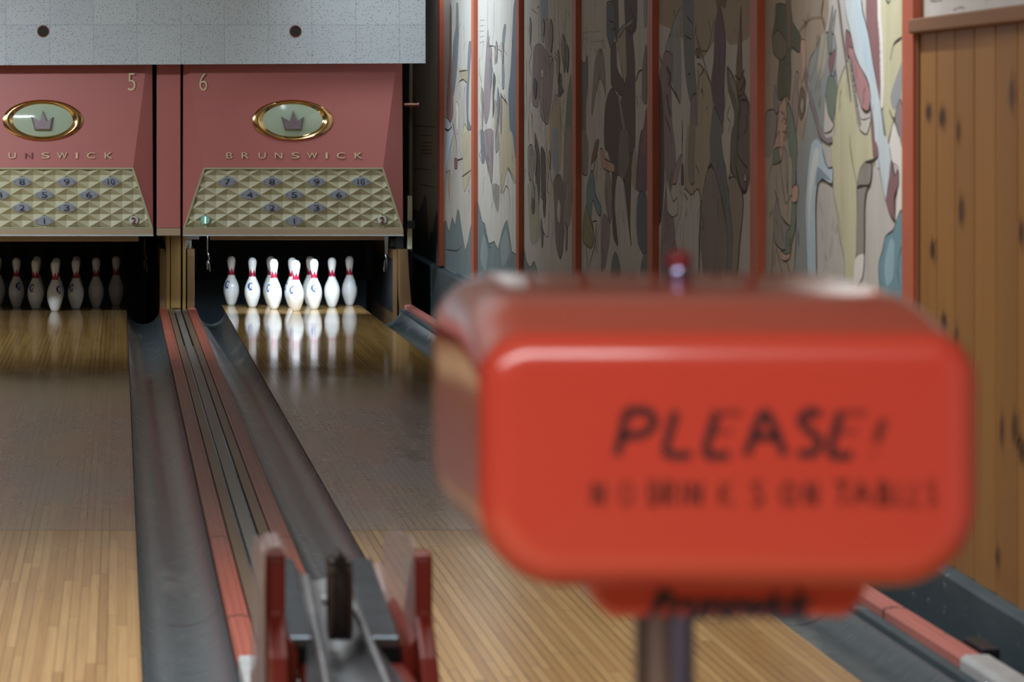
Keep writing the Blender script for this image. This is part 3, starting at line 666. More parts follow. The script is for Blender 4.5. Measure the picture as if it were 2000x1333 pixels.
g.line('E1', [(970, 580), (980, 680), (1000, 790), (1015, 720)], .009); g.line('E1', [(850, 190), (900, 210)], .008); g.line('E1', [(880, 280), (920, 270), (930, 360)], .008)
g.fill('E1', 'dark', [(1000, -60), (1110, -60), (1110, 250), (1075, 330), (1095, 600), (1095, 1400), (1010, 1400), (960, 1000), (1000, 800), (1020, 700), (1010, 280)], w=.009)
g.fill('E1', 'grey', [(930, 330), (960, 260), (1060, 180), (1080, 160), (1060, 230), (1000, 270), (950, 350)], True); g.line('E1', [(1070, 300), (1110, 160), (1115, 60)], .012); g.line('E1', [(1050, 60), (1090, 180), (1105, 260)], .010); g.line('E1', [(1030, 280), (1065, 310), (1080, 400)], .010)
g.fill('E1', 'dark', [(885, 820), (940, 920), (1000, 1200), (1020, 1400), (820, 1400), (815, 1050), (840, 900)], w=.006); g.fill('E1', 'grey', [(930, 860), (960, 920), (1010, 1250), (1010, 1400), (985, 1200)], False)
g.fill('E2', 'dark', [(825, -60), (1090, -60), (1080, 200), (1060, 400), (1050, 800), (1062, 1000), (1030, 760), (990, 400), (930, 350), (905, 620), (930, 900), (935, 1000), (890, 880), (880, 300), (850, 150)], w=.007)
g.fill('E2', mc(106, 104, 104), [(960, -60), (1030, -60), (1050, 150), (1020, 300), (980, 380), (940, 300)], False); g.line('E2', [(1020, 0), (1050, 150), (1085, 120)], .010); g.line('E2', [(990, 400), (1020, 440), (1060, 1000)], .010); g.line('E2', [(1040, 280), (1020, 380)], .007)
g.line('E2', [(630, -60), (640, 200), (620, 330)], .005); g.fill('E2', 'brown', [(735, 20), (762, 20), (735, 180), (690, 240), (700, 150)], True); g.line('E2', [(690, 240), (685, 300), (710, 300), (745, 160), (740, 400)], .007)
g.fill('E2', 'teal', [(690, 300), (720, 400), (730, 520), (780, 640), (775, 725), (740, 685), (705, 580), (685, 740), (645, 600), (650, 460)], w=.007)
g.fill('E2', mc(128, 130, 96), [(640, 620), (680, 740), (720, 920), (690, 1025), (630, 985), (605, 900)]); g.fill('E2', 'flesh', [(770, 110), (800, 105), (815, 190), (900, 240), (905, 315), (860, 310), (800, 275)])
g.line('E2', [(690, 740), (725, 950), (720, 1000), (670, 1200)], .007); g.line('E2', [(700, 780), (740, 770), (735, 860), (725, 960)], .007); g.line('E2', [(785, 740), (780, 1000), (790, 1240)], .008); g.line('E2', [(640, 990), (660, 1230)], .007)
g.fill('E2', 'grey', [(830, 300), (860, 340), (885, 500), (880, 700), (865, 790), (830, 650), (815, 500)], True); g.line('E2', [(835, 430), (840, 600), (860, 780)], .008); g.fill('E2', 'mauvegrey', [(800, 700), (850, 750), (865, 900), (820, 1200), (780, 1230), (790, 900)], False)
g.line('E2', [(800, 880), (790, 1000), (810, 1080), (800, 1200)], .008); g.line('E2', [(730, 940), (735, 1060)], .007)
g.fill('E2', 'purple', [(1150, -60), (1210, -60), (1210, 480), (1110, 480), (1120, 200)], False); g.fill('E2', 'beige', [(1090, 80), (1110, 220), (1105, 480), (1075, 440), (1065, 300)], False); g.line('E2', [(1150, 0), (1125, 200), (1110, 480)], .006)
g.fill('E2', 'darkblue', [(1160, 480), (1210, 560), (1210, 1100), (1130, 1000), (1110, 800), (1120, 560)], False); g.line('E2', [(1120, 560), (1160, 485), (1190, 540)], .006)
g.fill('E2', 'rock', [(910, 1060), (940, 1120), (960, 1230), (968, 1400), (872, 1400), (880, 1170)]); g.fill('E2', 'rock', [(1210, 1060), (1210, 1400), (1140, 1400), (1160, 1150)])
g.fill('E1', 'blue', [(1180, -60), (1205, -60), (1205, 230), (1180, 240)], False); g.fill('E1', 'slate', [(1205, 420), (1205, 950), (1165, 900), (1170, 600)]); g.fill('E1', 'mauve', [(1205, 1000), (1205, 1400), (1150, 1400), (1180, 1150)], False); g.line('E1', [(1105, 760), (1130, 670), (1165, 650)], .010)
for q in ([(710, 50), (755, 40)], [(700, 300), (780, 290)], [(690, 390), (820, 380)], [(730, 80), (730, 280)], [(600, 310), (700, 290)]): g.line('E1', q, .003, 'grey')
g.sketch('E1', 620, 1170, 60, 1100, 24, seed=13); g.sketch('E2', 620, 1170, 60, 1000, 24, seed=14)
g.done()

# panel with tan tent and grey cloak
g = Mural(BY[2], BY[3] + BW, 'dim mural panel with long grey cloak and a tan pointed tent, fourth from pine boards')
g.fill('E1', 'mauvegrey', [(160, 440), (220, 410), (290, 500), (340, 560), (330, 800), (290, 1150), (220, 1080), (210, 900), (190, 1000), (140, 950), (145, 600)]); g.fill('E1', 'blue', [(220, -60), (280, -60), (285, 180), (260, 200), (250, 380), (225, 350)])
g.fill('E1', mc(140, 130, 130), [(260, 200), (290, 180), (310, 300), (330, 500), (290, 520), (260, 400)], True, w=.004); g.line('E1', [(205, 60), (200, 400), (205, 900)], .007); g.line('E1', [(185, 80), (205, 60), (205, 130)], .007); g.line('E1', [(130, 80), (190, 130)], .004)
g.line('E1', [(350, -20), (350, 300), (355, 500)], .006); g.line('E1', [(380, -20), (385, 250), (400, 400), (380, 520), (350, 490)], .008); g.line('E1', [(345, 520), (370, 565), (385, 520)], .008)
g.fill('E1', 'tan', [(360, 880), (390, 950), (410, 1100), (400, 1400), (310, 1400), (310, 1080)]); g.fill('E2', 'tan', [(300, -60), (410, -60), (400, 280), (340, 300)], False); g.fill('E1', 'blue', [(360, 1200), (378, 1400), (338, 1400)]); g.fill('E2', 'blue', [(335, -60), (385, -60), (380, 340), (345, 320)], False)
g.fill('E1', 'dark', [(385, 690), (415, 690), (420, 800), (437, 850), (405, 900), (380, 890)], False); g.line('E1', [(410, 880), (405, 1090)], .006)
g.fill('E1', 'moss', [(505, 700), (505, 1400), (440, 1400), (450, 1100), (470, 850)], False); g.fill('E1', 'light', [(230, 1100), (260, 1150), (250, 1400), (220, 1400)])
g.fill('E1', 'grey', [(220, 700), (245, 760), (240, 1000), (260, 1140), (225, 1080), (215, 880)]); g.fill('E1', 'light', [(225, 650), (245, 650), (240, 720), (228, 720)], True, w=.004)
for q in ([(120, 410), (140, 480), (110, 600), (130, 700)], [(85, 560), (90, 1120)], [(130, 850), (110, 1000), (145, 1100)], [(105, 1080), (110, 1333)], [(70, 960), (75, 1120)], [(140, 1050), (150, 1333)]): g.line('E1', q, .007)
g.fill('E2', 'grey', [(100, 100), (140, 60), (160, 200), (150, 400), (110, 350)], True); g.fill('E2', 'dark', [(165, -60), (210, 150), (215, 400), (200, 650), (180, 500), (165, 250)], True); g.fill('E2', 'dark', [(220, 100), (262, 150), (268, 400), (260, 620), (228, 540)], True)
g.line('E2', [(105, 320), (130, 440), (155, 400)], .012); g.fill('E2', mc(146, 150, 128), [(100, 430), (185, 430), (210, 900), (130, 980), (105, 600)], False)
g.fill('E2', 'light', [(215, 540), (260, 620), (290, 500), (300, 560), (290, 900), (260, 900), (225, 780)], True, w=.005)
g.fill('E2', mc(108, 106, 104), [(340, 400), (400, 340), (440, 500), (430, 1000), (400, 1120), (360, 980), (350, 700)], True); g.fill('E2', 'light', [(385, 560), (405, 640), (395, 800), (372, 700)], True, w=.004); g.line('E2', [(395, 860), (395, 1110)], .008)
g.fill('E2', 'grey', [(450, -60), (505, -60), (505, 700), (440, 900), (430, 500)], False)
for q in ([(270, 20), (290, 400)], [(320, 20), (310, 340), (360, 500)], [(440, 20), (430, 700)], [(230, 870), (265, 900)], [(300, 300), (275, 500)], [(485, 500), (480, 760)]): g.line('E2', q, .006)
g.fill('E2', 'rock', [(55, 990), (90, 1150), (125, 1200), (160, 1150), (195, 1260), (230, 1420), (50, 1420)])
g.sketch('E1', 80, 480, 60, 1150, 36, seed=15); g.sketch('E2', 80, 480, 20, 900, 34, seed=16)
for k in range(16):
    r_ = random.Random(k + 90); x_ = r_.uniform(90, 470); y_ = r_.uniform(0, 900); l_ = r_.uniform(120, 320); w_ = r_.uniform(10, 26)
    g.fill('E1' if k % 2 else 'E2', ('grey', 'mauvegrey', 'dark', 'slate', 'beige')[k % 5], [(x_, y_), (x_ + w_, y_ + l_ * .3), (x_ + w_ * .7, y_ + l_ * .8), (x_ + w_ * .2, y_ + l_), (x_ - w_ * .4, y_ + l_ * .5)], True, w=.005)
g.done()

# panel with dark rocks and blue cloak
g = Mural(BY[1], BY[2] + BW, 'pale mural panel with blue cloak and jagged grey rocks, fifth from pine boards')
g.fill('C1', 'mauvegrey', [(680, 270), (695, 400), (720, 500), (700, 1000), (665, 1150), (640, 1050), (650, 700), (665, 450)]); g.fill('C1', 'dark', [(735, 670), (755, 740), (740, 900), (745, 1000), (725, 1100), (725, 760)], False); g.fill('C1', 'slate', [(835, 230), (850, 260), (830, 480), (835, 800), (812, 800), (815, 350)])
g.fill('C1', 'darkblue', [(920, 60), (955, 60), (955, 1400), (900, 1400), (870, 900), (890, 700), (905, 400)]); g.fill('C2', 'darkblue', [(890, -60), (955, -60), (940, 150), (905, 60)], False)
g.fill('C1', 'tan', [(800, 900), (860, 980), (890, 1400), (800, 1400), (790, 1000)]); g.fill('C2', 'tan', [(790, -60), (900, -60), (930, 130), (955, 440), (870, 280), (820, 470), (795, 480)])
g.fill('C1', 'grey', [(760, 1040), (785, 1080), (770, 1400), (745, 1270), (748, 1100)]); g.fill('C2', 'grey', [(745, -60), (785, -60), (780, 100), (755, 130)], True)
g.fill('C2', 'mauvegrey', [(640, -60), (735, -60), (720, 430), (690, 330), (650, 150)], False); g.fill('C2', 'grey', [(720, 430), (790, 450), (775, 700), (730, 560)], False); g.fill('C2', 'slate', [(610, -60), (640, -60), (655, 200), (625, 230)], False)
for q in ([(680, 10), (678, 300)], [(742, 10), (735, 300), (700, 600)], [(690, 430), (740, 430), (815, 490)], [(600, 1000), (620, 1130), (600, 1260)], [(830, 880), (865, 980)], [(800, 870), (850, 960)], [(660, 1150), (680, 1333)]): g.line('C1', q, .006)
for k in range(5): g.line('C1', [(605, 190 + k * 52), (650, 185 + k * 50)], .004, 'grey')
for q in ([(720, 20), (725, 420)], [(640, 60), (690, 330), (715, 420)], [(865, 270), (930, 430)], [(845, 440), (875, 480), (890, 640)], [(820, 520), (850, 440)], [(600, 150), (630, 240)]): g.line('C2', q, .007)
g.fill('C2', 'rock', [(575, 560), (590, 600), (630, 780), (655, 800), (690, 980), (740, 960), (775, 1035), (810, 880), (860, 765), (905, 1060), (955, 1090), (955, 1420), (575, 1420)], smooth=2); g.line('C2', [(640, 830), (690, 1000), (710, 1020)], .007)
g.fill('C2', mc(118, 136, 138), [(640, 900), (680, 1050), (660, 1250), (610, 1100)], False); g.fill('C2', mc(118, 136, 138), [(850, 850), (890, 1050), (820, 1200), (800, 1000)], False)
g.sketch('C1', 600, 920, 150, 1150, 26, (0.16, 0.14, 0.13), 17); g.sketch('C2', 600, 920, 20, 520, 18, (0.16, 0.14, 0.13), 18, 0)
for k in range(9):
    r_ = random.Random(k + 190); x_ = r_.uniform(610, 860); y_ = r_.uniform(350, 1000); l_ = r_.uniform(160, 420); w_ = r_.uniform(8, 20)
    g.fill('C1', ('grey', 'mauvegrey', 'slate', 'beige')[k % 4], [(x_, y_), (x_ + w_, y_ + l_ * .3), (x_ + w_ * .7, y_ + l_ * .8), (x_ + w_ * .2, y_ + l_), (x_ - w_ * .4, y_ + l_ * .5)], True, w=.004)
g.done()

# panel with brown robe and rocks
g = Mural(BY[0], BY[1] + BW, 'pale mural panel with brown robe and spiky grey rocks, second from tiled wall')
g.fill('C1', mc(128, 104, 96), [(330, 40), (345, 120), (345, 500), (358, 1050), (320, 1140), (293, 1060), (300, 850), (320, 600), (325, 200)]); g.fill('C1', 'slate', [(385, 40), (405, 40), (410, 340), (390, 700), (360, 900), (345, 800), (355, 430), (380, 250)], False); g.fill('C1', 'slate', [(500, 420), (528, 420), (505, 800), (500, 1100), (528, 1200), (490, 1190), (480, 900)])
g.fill('C1', 'tan', [(415, 650), (490, 655), (485, 770), (430, 740)], False); g.line('C1', [(415, 665), (490, 655)], .007); g.line('C1', [(415, 760), (450, 740), (485, 770)], .009); g.line('C1', [(455, 1333), (465, 1000), (465, 800), (455, 1000), (450, 1200)], .007)
g.fill('C1', 'yellow', [(460, 1150), (528, 1300), (528, 1400), (440, 1400)], True); g.fill('C2', mc(168, 160, 134), [(450, -30), (528, -30), (528, 300), (465, 500), (450, 340)], True); g.fill('C1', 'pale', [(260, 1090), (330, 1145), (350, 1400), (255, 1400)], True); g.fill('C2', 'pale', [(255, -60), (358, -60), (300, 300), (262, 400)], False)
g.line('C2', [(355, -20), (320, 150), (293, 300), (310, 320), (325, 300), (345, 410)], .012); g.line('C2', [(370, 215), (450, 190)], .010); g.line('C2', [(440, 360), (528, 295)], .008); g.fill('C2', 'mauve', [(370, 190), (398, 200), (395, 280), (370, 280)], True); g.line('C2', [(365, 270), (362, 420)], .007)
g.fill('C2', 'tan', [(305, 320), (330, 350), (325, 620), (310, 480)], False); g.line('C1', [(270, 1190), (310, 1215), (345, 1180)], .014); g.line('C1', [(355, 1150), (390, 1333)], .012); g.fill('C1', 'white', [(385, 950), (408, 1000), (400, 1250), (385, 1150)], True); g.line('C2', [(385, 20), (400, 180)], .010); g.line('C2', [(495, 480), (510, 520), (500, 700)], .006)
g.fill('C2', 'rock', [(240, 870), (265, 800), (285, 770), (300, 790), (320, 870), (350, 735), (375, 815), (395, 680), (415, 690), (470, 1050), (515, 850), (540, 800), (540, 1400), (240, 1400)], smooth=2); g.line('C2', [(405, 900), (400, 1150)], .007); g.line('C2', [(265, 1030), (390, 1050), (440, 1000)], .008)
g.sketch('C1', 285, 510, 100, 1150, 22, (0.16, 0.14, 0.13), 19); g.sketch('C2', 285, 510, 20, 480, 12, (0.16, 0.14, 0.13), 20, 0)
g.done()

# farthest panel, by the tiled wall
g = Mural(28.4, BY[0] + BW, 'grey mural panel with a faded map and lettering, behind the tiled wall', base=mc(150, 146, 138))
g.fill('C2', mc(84, 92, 96), [(-60, 690), (40, 690), (90, 535), (110, 570), (130, 960), (150, 880), (170, 880), (190, 730), (220, 700), (220, 1300), (-60, 1300)], smooth=2)
for q in ([(-20, 1170), (195, 1180)], [(60, 1260), (170, 1262)], [(75, 1200), (75, 1333)], [(150, 1100), (150, 1333)], [(180, 530), (185, 980)], [(130, 300), (130, 1170)]): g.line('C1', q, .006)
for q in ([(-20, 280), (150, 295)], [(65, 150), (70, 280)], [(120, 170), (140, 410)], [(175, 150), (145, 400)], [(170, 260), (195, 300)], [(50, 430), (195, 460)], [(110, 1080), (180, 1060)]): g.line('C2', q, .006)
for k in range(4): g.line('C2', [(60, 40 + k * 34), (165, 42 + k * 34)], .011, 'brown')
g.done()

# strip of mural left showing over the pine boards
RT = at(1795, 35, 6400 * 2.36 / (1795 - VX))[1]
g = Mural(BY[6] - .002, 5.5, 'pale strip of mural showing above the pine boards', z0=RT + .003, base=mc(176, 176, 172))
ZO['H'] = (1780, 0, 8.33)
g.line('H', [(680, 165), (740, 145), (800, 118), (880, 140)], .006, 'grey'); g.line('H', [(300, 10), (400, 20), (500, 5)], .008, 'grey')
g.line('H', [(1230, 60), (1240, -40)], .003, 'grey')
g.done()

# pine boards
PY0, PY1 = 5.5, BY[6]
zt = RT - 0.045; joints = [9.76, 9.56, 9.35, 9.14, 8.915, 8.70, 8.48, 8.26, 8.04, 7.82, 7.6, 7.38, 7.16, 6.94, 6.72, 6.5, 6.28, 6.06, 5.84, 5.5]
o = thing('pine_panelling', (WX, 8.0, 0.15), 'knotty pine boards on the wall at the right edge', 'panelling')
m = MB(); kn = []; X = WX - 0.014; plank = []
rnd = random.Random(3); pv = [0.15, 0.1, 0.55, 0.2, 0.75]
for i, (a, b) in enumerate(zip(joints, joints[1:])):
    zb = ledge_z((a + b) / 2) + .003; v = pv[i] if i < 5 else rnd.random() * .8
    g_ = 0.004
    n0 = len(m.f)
    m.prism([(WX + .012, b + g_), (X + .004, b + g_), (X, b + g_ + .005), (X, a - g_ - .005), (X + .004, a - g_), (WX + .012, a - g_)], 'Z', zb, zt)
    plank += [v] * (len(m.f) - n0)
nb = len(m.f)
def knot(px, py, ry=0.035, rz=0.030):
    Yk, zk = wall_pt(px, py); xk = X - 0.0006; NS = 18
    Yk = F * X / (px - VX); zk = H - (py - VY) * Yk / F
    c0 = m.add([(xk, Yk, zk)] + [(xk, Yk + ry * f_ * math.cos(2 * PI * k / NS), zk + rz * f_ * math.sin(2 * PI * k / NS) * (1 + .25 * math.sin(k * 2.1))) for f_ in (0.5, 1.0) for k in range(NS)],
          [(0, 1 + k, 1 + (k + 1) % NS) for k in range(NS)] + [(1 + k, 1 + NS + k, 1 + NS + (k + 1) % NS, 1 + (k + 1) % NS) for k in range(NS)])
    kn.append((c0, NS))
    v = 0.3
    for i, (a, b) in enumerate(zip(joints, joints[1:])):
        if b <= Yk <= a: v = pv[i] if i < 5 else 0.3
    plank.extend([v] * (2 * NS))
for px, py, ry, rz in ((1814, 220, .05, .040), (1841, 230, .06, .045), (1872, 257, .035, .045), (1977, 184, .045, .065), (1878, 412, .05, .060), (1822, 489, .05, .045), (1844, 632, .05, .045),
                   (1957, 841, .03, .06), (1983, 838, .05, .065), (1997, 881, .05, .05), (1949, 1090, .035, .045), (1830, 780, .04, .04), (1868, 660, .03, .05), (1995, 455, .04, .05)):
    knot(px, py, ry, rz)
bo = m.build('boards', M['knotty'], o)
me = bo.data; ka = me.attributes.new('knot', 'FLOAT', 'POINT'); pa = me.attributes.new('plank', 'FLOAT', 'FACE')
for c0, NS in kn:
    ka.data[c0].value = 1.0
    for k in range(NS): ka.data[c0 + 1 + k].value = 0.85
for i, v in enumerate(plank): pa.data[i].value = v
m = MB(); m.box(WX - .045, WX + .012, PY0, PY1 - .003, zt + .001, RT); tag(m.build('top_rail', M['railwood'], o, bevel=.006), 'darker brown top rail')
m = MB(); m.box(WX - .02, WX + .012, joints[0], PY1 - .001, 0.14, zt); tag(m.build('edge_strip', M['railwood'], o), 'dark edge strip')

# ------------------------------------------------------------------ masking units of the pinsetters
MY, NY = 23.72, 23.60                              # back plane and nose of the masks
def mp(px, py, Y=MY): x, z = at(px, py, Y); return (x, Y, z)
def masking_unit(dx, lane_no, label, digit, digit_px, faded=None, lit=False, balls=()):
    """dx shifts the picture of the lane six unit sideways"""
    base = at(571 + dx, 459, MY)
    o = thing('masking_unit', (base[0], MY, base[1]), label, 'masking unit')
    Q = lambda px, py, Y=MY: mp(px + dx, py, Y)
    # coral hood: front face leaning out to the nose, folded sides
    A, B = Q(358, 40), Q(785, 40); C, D = Q(397.5, 328, NY), Q(748, 328, NY); E, G = Q(357, 446), Q(787, 446)
    dp = 0.55; back = [(p[0], MY + dp, p[2]) for p in (A, B, G, E)]
    m = MB(); m.add([A, B, C, D, E, G] + back, [(0, 2, 3, 1), (0, 4, 2), (1, 3, 5), (0, 6, 9, 4), (1, 5, 8, 7), (0, 1, 7, 6), (6, 7, 8, 9)])
    m.build('hood', M['coral'], o)
    # recessed backing under the diamond panel
    nrm = (Vector(C) - Vector(E)); 
    def on_panel(px, py, d=0.0):                   # a point of the sloping lower panel
        t_ = (py - 328) / (446 - 328); Y = NY + (MY - NY) * t_
        x, z = at(px + dx, py, Y); return (x, Y + d, z)
    m = MB()
    # diamond lattice of sunk pyramids, clipped to the panel outline
    outline = [(400, 331), (746, 331), (782, 444), (362, 444)]
    def inside(poly):
        out = poly
        n = len(outline)
        for i in range(n):
            a, b = outline[i], outline[(i + 1) % n]
            f_ = lambda p: (b[0] - a[0]) * (p[1] - a[1]) - (b[1] - a[1]) * (p[0] - a[0])
            r = []
            for j in range(len(out)):
                p, q = out[j], out[(j + 1) % len(out)]; fp, fq = f_(p), f_(q)
                if fp >= 0: r.append(p)
                if (fp >= 0) != (fq >= 0):
                    t_ = fp / (fp - fq); r.append(tuple(u + t_ * (w_ - u) for u, w_ in zip(p, q)))
            out = r
            if len(out) < 3: return []
        return out
    W2, H2, DP = 21.75, 12.7, 0.030
    cx0, cy0 = 444.0, 355.3
    for i in range(-6, 22):
        for j in range(-4, 10):
            cx = cx0 + i * W2; cy = cy0 + j * H2
            if (i + j) % 2: continue
            ce = (cx, cy, DP); cs = [(cx - W2, cy, 0), (cx, cy - H2, 0), (cx + W2, cy, 0), (cx, cy + H2, 0)]
            for k in range(4):
                tri = inside([ce, cs[k], cs[(k + 1) % 4]])
                if len(tri) >= 3: m.add([on_panel(p[0], p[1], p[2]) for p in tri], [tuple(range(len(tri)))])
    dpan = m.build('diamond_panel', M['cream'], o)
    # slim cream frame round the panel
    m = MB()
    fr = [(397.5, 327.5), (748.5, 327.5), (787, 446.5), (357, 446.5)]
    for i in range(4):
        a, b = fr[i], fr[(i + 1) % 4]; c_, d = outline[(i + 1) % 4], outline[i]
        qs = [a, b, c_, d]
        vs_ = [on_panel(p[0], p[1], -0.006) for p in qs] + [on_panel(p[0], p[1], 0.02) for p in qs]
        m.add(vs_, [(0, 1, 2, 3), (7, 6, 5, 4), (0, 4, 5, 1), (1, 5, 6, 2), (2, 6, 7, 3), (3, 7, 4, 0)])
    m.build('panel_frame', M['cream'], o)
    # tan bottom rail; light along its lower edge drawn as a pale strip
    a, b = Q(357, 446.8), Q(787.5, 460)
    m = MB(); m.box(a[0], b[0], MY - .03, MY + .25, b[2], a[2]); tag(m.build('bottom_rail', M['tan'], o, bevel=.004), 'tan bottom rail')
    m = MB(); m.box(a[0], b[0], MY - .034, MY - .028, b[2] - .004, b[2] + .006); m.build('lit_rail_edge', M['worn_white'], o)
    # emblem
    def face_y(py): return MY + (NY - MY) * (py - 40) / (328 - 40)
    ex, ez = at(571.5 + dx, 235, face_y(235)); ey = face_y(235); sl = (NY - MY) / (Q(0, 328)[2] - Q(0, 40)[2])
    def EP(u, v, d): return (ex + u, ey + v * sl - d, ez + v)
    S = ey / F
    m = MB(); NN = 72; rings = []
    for ru, rv, d in ((79, 40.5, 0.0), (78, 40, 0.014), (71, 37, 0.024), (66, 35.5, 0.022), (61, 32.5, 0.010), (58.5, 31.5, 0.006)):
        rings.append([EP(ru * S * math.cos(2 * PI * k / NN), rv * S * math.sin(2 * PI * k / NN), d) for k in range(NN)])
    m.loft(rings, 0, True, False); em = m.build('emblem_ring', M['gold'], o, smooth=True, angle=50)
    m = MB(); rings = []
    for q in range(0, 9):
        r = 1 - q / 8.0 * 0.98; rings.append([EP(59 * S * r * math.cos(2 * PI * k / NN), 32 * S * r * math.sin(2 * PI * k / NN), 0.006 + 0.022 * (1 - r * r)) for k in range(NN)])
    m.loft(rings, 0, False, True); m.build('emblem_disc', M['disc'], o, smooth=True)
    crown = [(-16, -19), (17, -19), (22, 6.5), (9.5, -2), (0.5, 19), (-6.5, -2), (-23, 7)]
    m = MB(); n = len(crown)
    f0 = [EP(u * S, v * S, 0.030) for u, v in crown]; cu_, cv_ = 0, -6
    f1 = [EP((cu_ + (u - cu_) * .80) * S, (cv_ + (v - cv_) * .84) * S, 0.060) for u, v in crown]
    tri = tessellate_polygon([[Vector((u, v, 0)) for u, v in crown]])
    m.add([EP(u * S, v * S, 0.018) for u, v in crown] + f0 + f1, [(i, (i + 1) % n, n + (i + 1) % n, n + i) for i in range(n)] + [(n + i, n + (i + 1) % n, 2 * n + (i + 1) % n, 2 * n + i) for i in range(n)] + [tuple(2 * n + q for q in t_) for t_ in tri])
    m.build('emblem_crown', M['crown'], o)
    # raised letters
    for ch, px, w in zip('BRUNSWICK', (448, 479, 512, 544, 577, 609.5, 638, 666, 700), (12, 14, 14, 14.5, 15, 20, 4, 16, 15)):
        Y = face_y(304) - .006; x, z = at(px + dx, 304, Y); mm = MB()
        text_into(mm, ch, x, z, Y, 11.5 * Y / F, w * Y / F, 0.009, 0, 0.0, 0)
        if ch == faded: tag(mm.build('dark_letter', M['missing'], o), 'dull dark pink letter')  # one letter in dark pink instead of gilt
        else: mm.build('letter', M['gilt'], o)
    # number of the lane
    m = MB(); Y = face_y(160) - .004; x, z = at(digit_px, 160, Y)
    text_into(m, digit, x, z, Y, 34 * Y / F, 15 * Y / F, 0.012, 0, 0.0, 0, off=-0.012); m.build('lane_number', M['gilt'], o)
    # ten numbered pin plates
    pl = [(444, 355.3, '7'), (531, 355.3, '8'), (618, 355.3, '9'), (705, 355.3, '10'), (487.5, 380.7, '4'), (574.5, 380.7, '5'), (661.5, 380.7, '6'), (531, 406.1, '2'), (618, 406.1, '3'), (574.5, 431.5, '1')]
    for px, py, s_ in pl:
        m = MB(); pts_ = []
        for k in range(24):
            a = 2 * PI * k / 24; u = 18.5 * math.cos(a); v = 9.2 * math.copysign(abs(math.sin(a)) ** 1.25, math.sin(a)); pts_.append((px + u, py + v))
        m.loft([[on_panel(p[0], p[1], 0.006) for p in pts_], [on_panel(p[0], p[1], -0.004) for p in pts_], [on_panel(px + (p[0] - px) * .93, py + (p[1] - py) * .9, -0.006) for p in pts_]])
        pp = m.build('pin_number_plate', M['plate'], o)
        m = MB(); c_ = on_panel(px, py, -0.008)
        text_into(m, s_, c_[0], c_[2], c_[1], 10.5 * c_[1] / F, (13.5 if s_ == '10' else (2 if s_ == '1' else 11)) * c_[1] / F, 0.004, 0, 0, 0, off=-0.008)
        m.build('number', M['ink'], pp)
        for sx in (-13.5, 13.5):
            q = on_panel(px + sx, py, -0.0062); m = MB()
            m.loft([[(q[0] + r * math.cos(PI * k / 4), q[1] + d, q[2] + r * math.sin(PI * k / 4)) for k in range(8)] for r, d in ((.0038, .001), (.0036, -.0015))]); m.build('rivet', M['ink'], pp)
    # ball lamps at the lower corners
    for px, py, s_, lit_ in balls:
        c_ = on_panel(px, py, -0.004); r = 0.033
        m = MB(); m.loft([[(c_[0] + r * k_ * math.cos(2 * PI * k / 24), c_[1] + d, c_[2] + r * k_ * math.sin(2 * PI * k / 24)) for k in range(24)] for k_, d in ((1, .02), (1, -.004), (.9, -.008))])
        bl = m.build('ball_lamp', M['lit'] if lit_ else M['lens'], o); tag(bl, 'green lit ball lamp' if lit_ else 'white ball lamp with red number')
        m = MB(); text_into(m, s_, c_[0], c_[2], c_[1] - .010, 13 * c_[1] / F, (2.4 if s_ == '1' else 8.5) * c_[1] / F, 0.01, 0, 0, 0, off=.01)
        m.build('number', M['litdigit'] if lit_ else M['redink'], bl)
        for ax, az in ((-.036, -.026), (.036, -.026), (0, .042)):
            m = MB(); rr = .0036; m.loft([[(c_[0] + ax + rr * math.cos(PI * k / 4), c_[1] + d, c_[2] + az + rr * math.sin(PI * k / 4)) for k in range(8)] for d in (-.004, -.012)]); m.build('screw', M['ink'], bl)
    return o
mu6 = masking_unit(0, 6, 'coral masking unit numbered six above the lit pins', '6', 397, None, True, ((401, 430, '1', True), (746, 430, '2', False)))
mu5 = masking_unit(-488, 5, 'coral masking unit numbered five above the dark pins', '5', 257, 'N', False, ((749, 431, '2', False), (401, 430, '1', False)))
m = MB(); a = mp(-140, 40); b = mp(-1200, 459); m.box(b[0], a[0], MY, MY + .06, b[2], a[2]); structure('mask_standin_left', m, M['coral'])  # unseen coral board, added for the console's side to reflect
# slim coral filler between the two units
a, b = mp(306, 40), mp(353, 446)
o = thing('filler_panel', ((a[0] + b[0]) / 2, MY, b[2]), 'narrow coral filler panel between masking units five and six', 'panel')
m = MB(); m.box(a[0], b[0] - .002, MY - .012, MY + .5, b[2] + .001, a[2]); m.build('panel_face', M['coral'], o, bevel=.004)
c_ = mp(353, 460.5)
m = MB(); m.box(a[0], b[0] - .002, MY - .034, MY + .25, c_[2], b[2]); tag(m.build('bottom_rail', M['tan'], o, bevel=.004), 'tan bottom rail')

# ------------------------------------------------------------------ pin area: sweeps, posts, curtains
def sweep(px0, px1, py0, py1, label, par):
    Y = 24.02; a = at(px0, py0, Y); b = at(px1, py1, Y)
    m = MB(); m.box(a[0], b[0], Y, Y + .05, b[1], a[1] + .03); tag(m.build('sweep_bar', M['tan'], par, bevel=.004), label)
sweep(410, 751, 455, 469, 'tan sweep bar', mu6); sweep(-90, 271, 455, 472, 'tan sweep bar', mu5)

